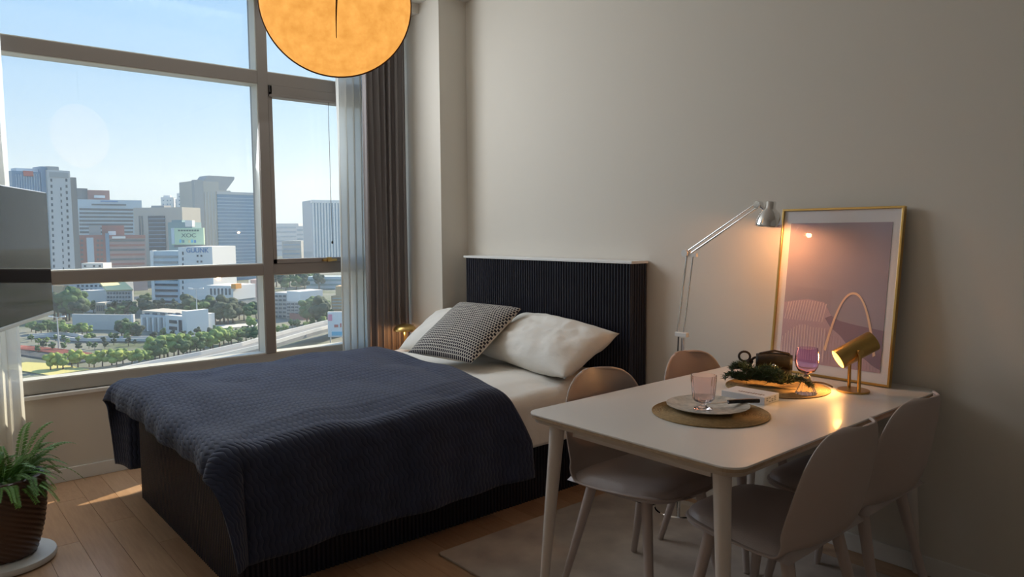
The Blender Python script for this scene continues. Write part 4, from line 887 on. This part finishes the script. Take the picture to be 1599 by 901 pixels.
# trees
tree_ms = {'dark': (0.030, 0.060, 0.035), 'mid': (0.060, 0.125, 0.040), 'light': (0.16, 0.25, 0.060), 'yellow': (0.30, 0.36, 0.075)}
trunk_m = cm('trunk', (0.10, 0.07, 0.05)); tree_me = {}
for k_, c_ in tree_ms.items():
    m_ = mat('leaves_'+k_, c_, 0.85, var=0.35, vscale=0.9); tree_me[k_] = []
    for v_ in range(3):
        rnd = random.Random(v_*11+3); bm_ = bmesh.new()
        for q_ in range(12):
            a_ = rnd.uniform(0, 2*PI); r_ = rnd.uniform(0.05, 0.34); z_ = rnd.uniform(0.38, 0.86)
            r_ *= 1.1-abs(z_-0.55)*1.2
            mt_ = Matrix.Translation((r_*math.cos(a_), r_*math.sin(a_), z_)) @ Matrix.Diagonal((1, 1, 0.8, 1)); g_ = bmesh.ops.create_icosphere(bm_, subdivisions=2, radius=rnd.uniform(0.13, 0.21), matrix=mt_)
            for vv in g_['verts']: vv.co += vv.co.normalized()*0.05*noise.noise(vv.co*14+Vector((v_, q_, 0)))
        me_ = bpy.data.meshes.new('crown'); bm_.to_mesh(me_); bm_.free(); me_.materials.append(m_); tree_me[k_].append(me_)
trunk_me = MB().tube([(0,0,0),(0.01,0,0.25),(0,0.01,0.6)], 0.04, 7, r2=0.02).mesh('trunk', trunk_m)
ORD = 'first second third fourth fifth sixth seventh eighth ninth tenth eleventh twelfth thirteenth fourteenth fifteenth sixteenth'.split()
def tree(px, py, hpx, kind, label, group):
    b_ = gp(px, py); D_ = (b_-CAM).dot(FWD); H_ = hpx*D_/FPX*1.12; t = thing('tree', label, 'tree', b_, random.uniform(0, 6.28), group)
    w_ = H_*random.uniform(0.85, 1.1); inst('crown', random.choice(tree_me[kind]), t, (0,0,0), (0,0,0), (w_, w_, H_)); inst('trunk', trunk_me, t, (0,0,0), (0,0,0), (H_, H_, H_))
def trees(n_, x0, x1, y0, y1, h, kind, label, group, jit=3.0):
    st = (x1-x0)/n_
    for i in range(n_):
        f_ = (i+0.5)/n_; kd = random.choice(kind); lab = label if n_ == 1 else label+', '+ORD[i]+' from the left'
        tree(x0+(x1-x0)*f_+random.uniform(-0.3, 0.3)*st, y0+(y1-y0)*f_+random.uniform(-jit, jit), h*random.uniform(0.8, 1.2), kd, lab, group)
trees(14, 72, 236, 580, 568, 24, ('yellow', 'light'), 'yellow green tree just above the window rail', 'yellow green trees along the rail')
trees(16, 232, 345, 565, 545, 30, ('light', 'light', 'mid'), 'green tree along the flyover', 'green trees along the flyover')
trees(8, 345, 402, 541, 530, 22, ('light', 'mid'), 'small tree along the flyover near the mullion', 'small trees near the mullion')
trees(12, 46, 138, 519, 524, 19, ('mid', 'light'), 'low green tree left of the white hoarding wall', 'low trees left of the white wall')
trees(8, 84, 130, 500, 502, 40, ('dark', 'mid'), 'tall dark tree behind the railway on the left', 'tall dark trees on the left')
trees(6, 186, 220, 527, 528, 24, ('dark', 'mid'), 'dark tree between the white wall and the low building', 'dark trees between wall and low building')
trees(6, 168, 212, 496, 494, 20, ('mid', 'dark'), 'tree in front of the yellow roofed building', 'trees below the yellow roof')
trees(8, 218, 290, 492, 492, 22, ('dark',), 'dark tree behind the low white building', 'dark trees behind the low building')
trees(12, 288, 358, 506, 504, 36, ('dark', 'dark', 'mid'), 'dark tree in the clump behind the street lamp', 'dark clump behind the street lamp')
trees(5, 360, 402, 503, 500, 26, ('mid', 'dark'), 'dark tree before the retaining wall', 'trees before the retaining wall')
trees(1, 392, 393, 516, 516, 20, ('light',), 'single bright green tree on the paved plaza', None)
trees(10, 430, 500, 452, 452, 24, ('dark', 'mid'), 'dark hillside tree in the right bay', 'hillside trees in the right bay', 5)
trees(7, 478, 512, 508, 503, 38, ('dark', 'mid'), 'tall tree right of the stepped white building', 'tall trees right of the stepped building')
trees(8, 432, 512, 520, 508, 14, ('light', 'mid'), 'small roadside tree above the flyover in the right bay', 'small roadside trees in the right bay')
trees(16, 130, 300, 490, 478, 16, ('dark', 'mid'), 'distant dark tree among the middle buildings', 'trees among the middle buildings', 6)

trees(16, 48, 300, 549, 536, 11, ('dark', 'mid'), 'low shrub like tree along the railway cutting', 'low trees along the railway', 4)
trees(14, 40, 215, 535, 533, 10, ('dark', 'mid', 'light'), 'small dark tree below the white hoarding wall', 'small trees below the white wall', 4)
trees(12, 236, 400, 531, 520, 13, ('mid', 'dark'), 'small tree on the near side of the plaza', 'small trees by the plaza', 3)
# thin summer haze over the city
hz = bpy.data.materials.new('city_haze'); hz.use_nodes = True; n = hz.node_tree; n.nodes.clear()
ho = n.nodes.new('ShaderNodeOutputMaterial'); vs_ = n.nodes.new('ShaderNodeVolumeScatter'); vs_.inputs['Color'].default_value = (0.66, 0.83, 1.0, 1); vs_.inputs['Density'].default_value = 0.00030; vs_.inputs['Anisotropy'].default_value = 0.35
n.links.new(vs_.outputs[0], ho.inputs['Volume'])
hb_ = bx('city_haze', hz, -3300, -800, GZ+0.5, -120, 1500, 240); tag(hb_, 'thin pale blue summer haze hanging over the city', 'haze', kind='stuff')
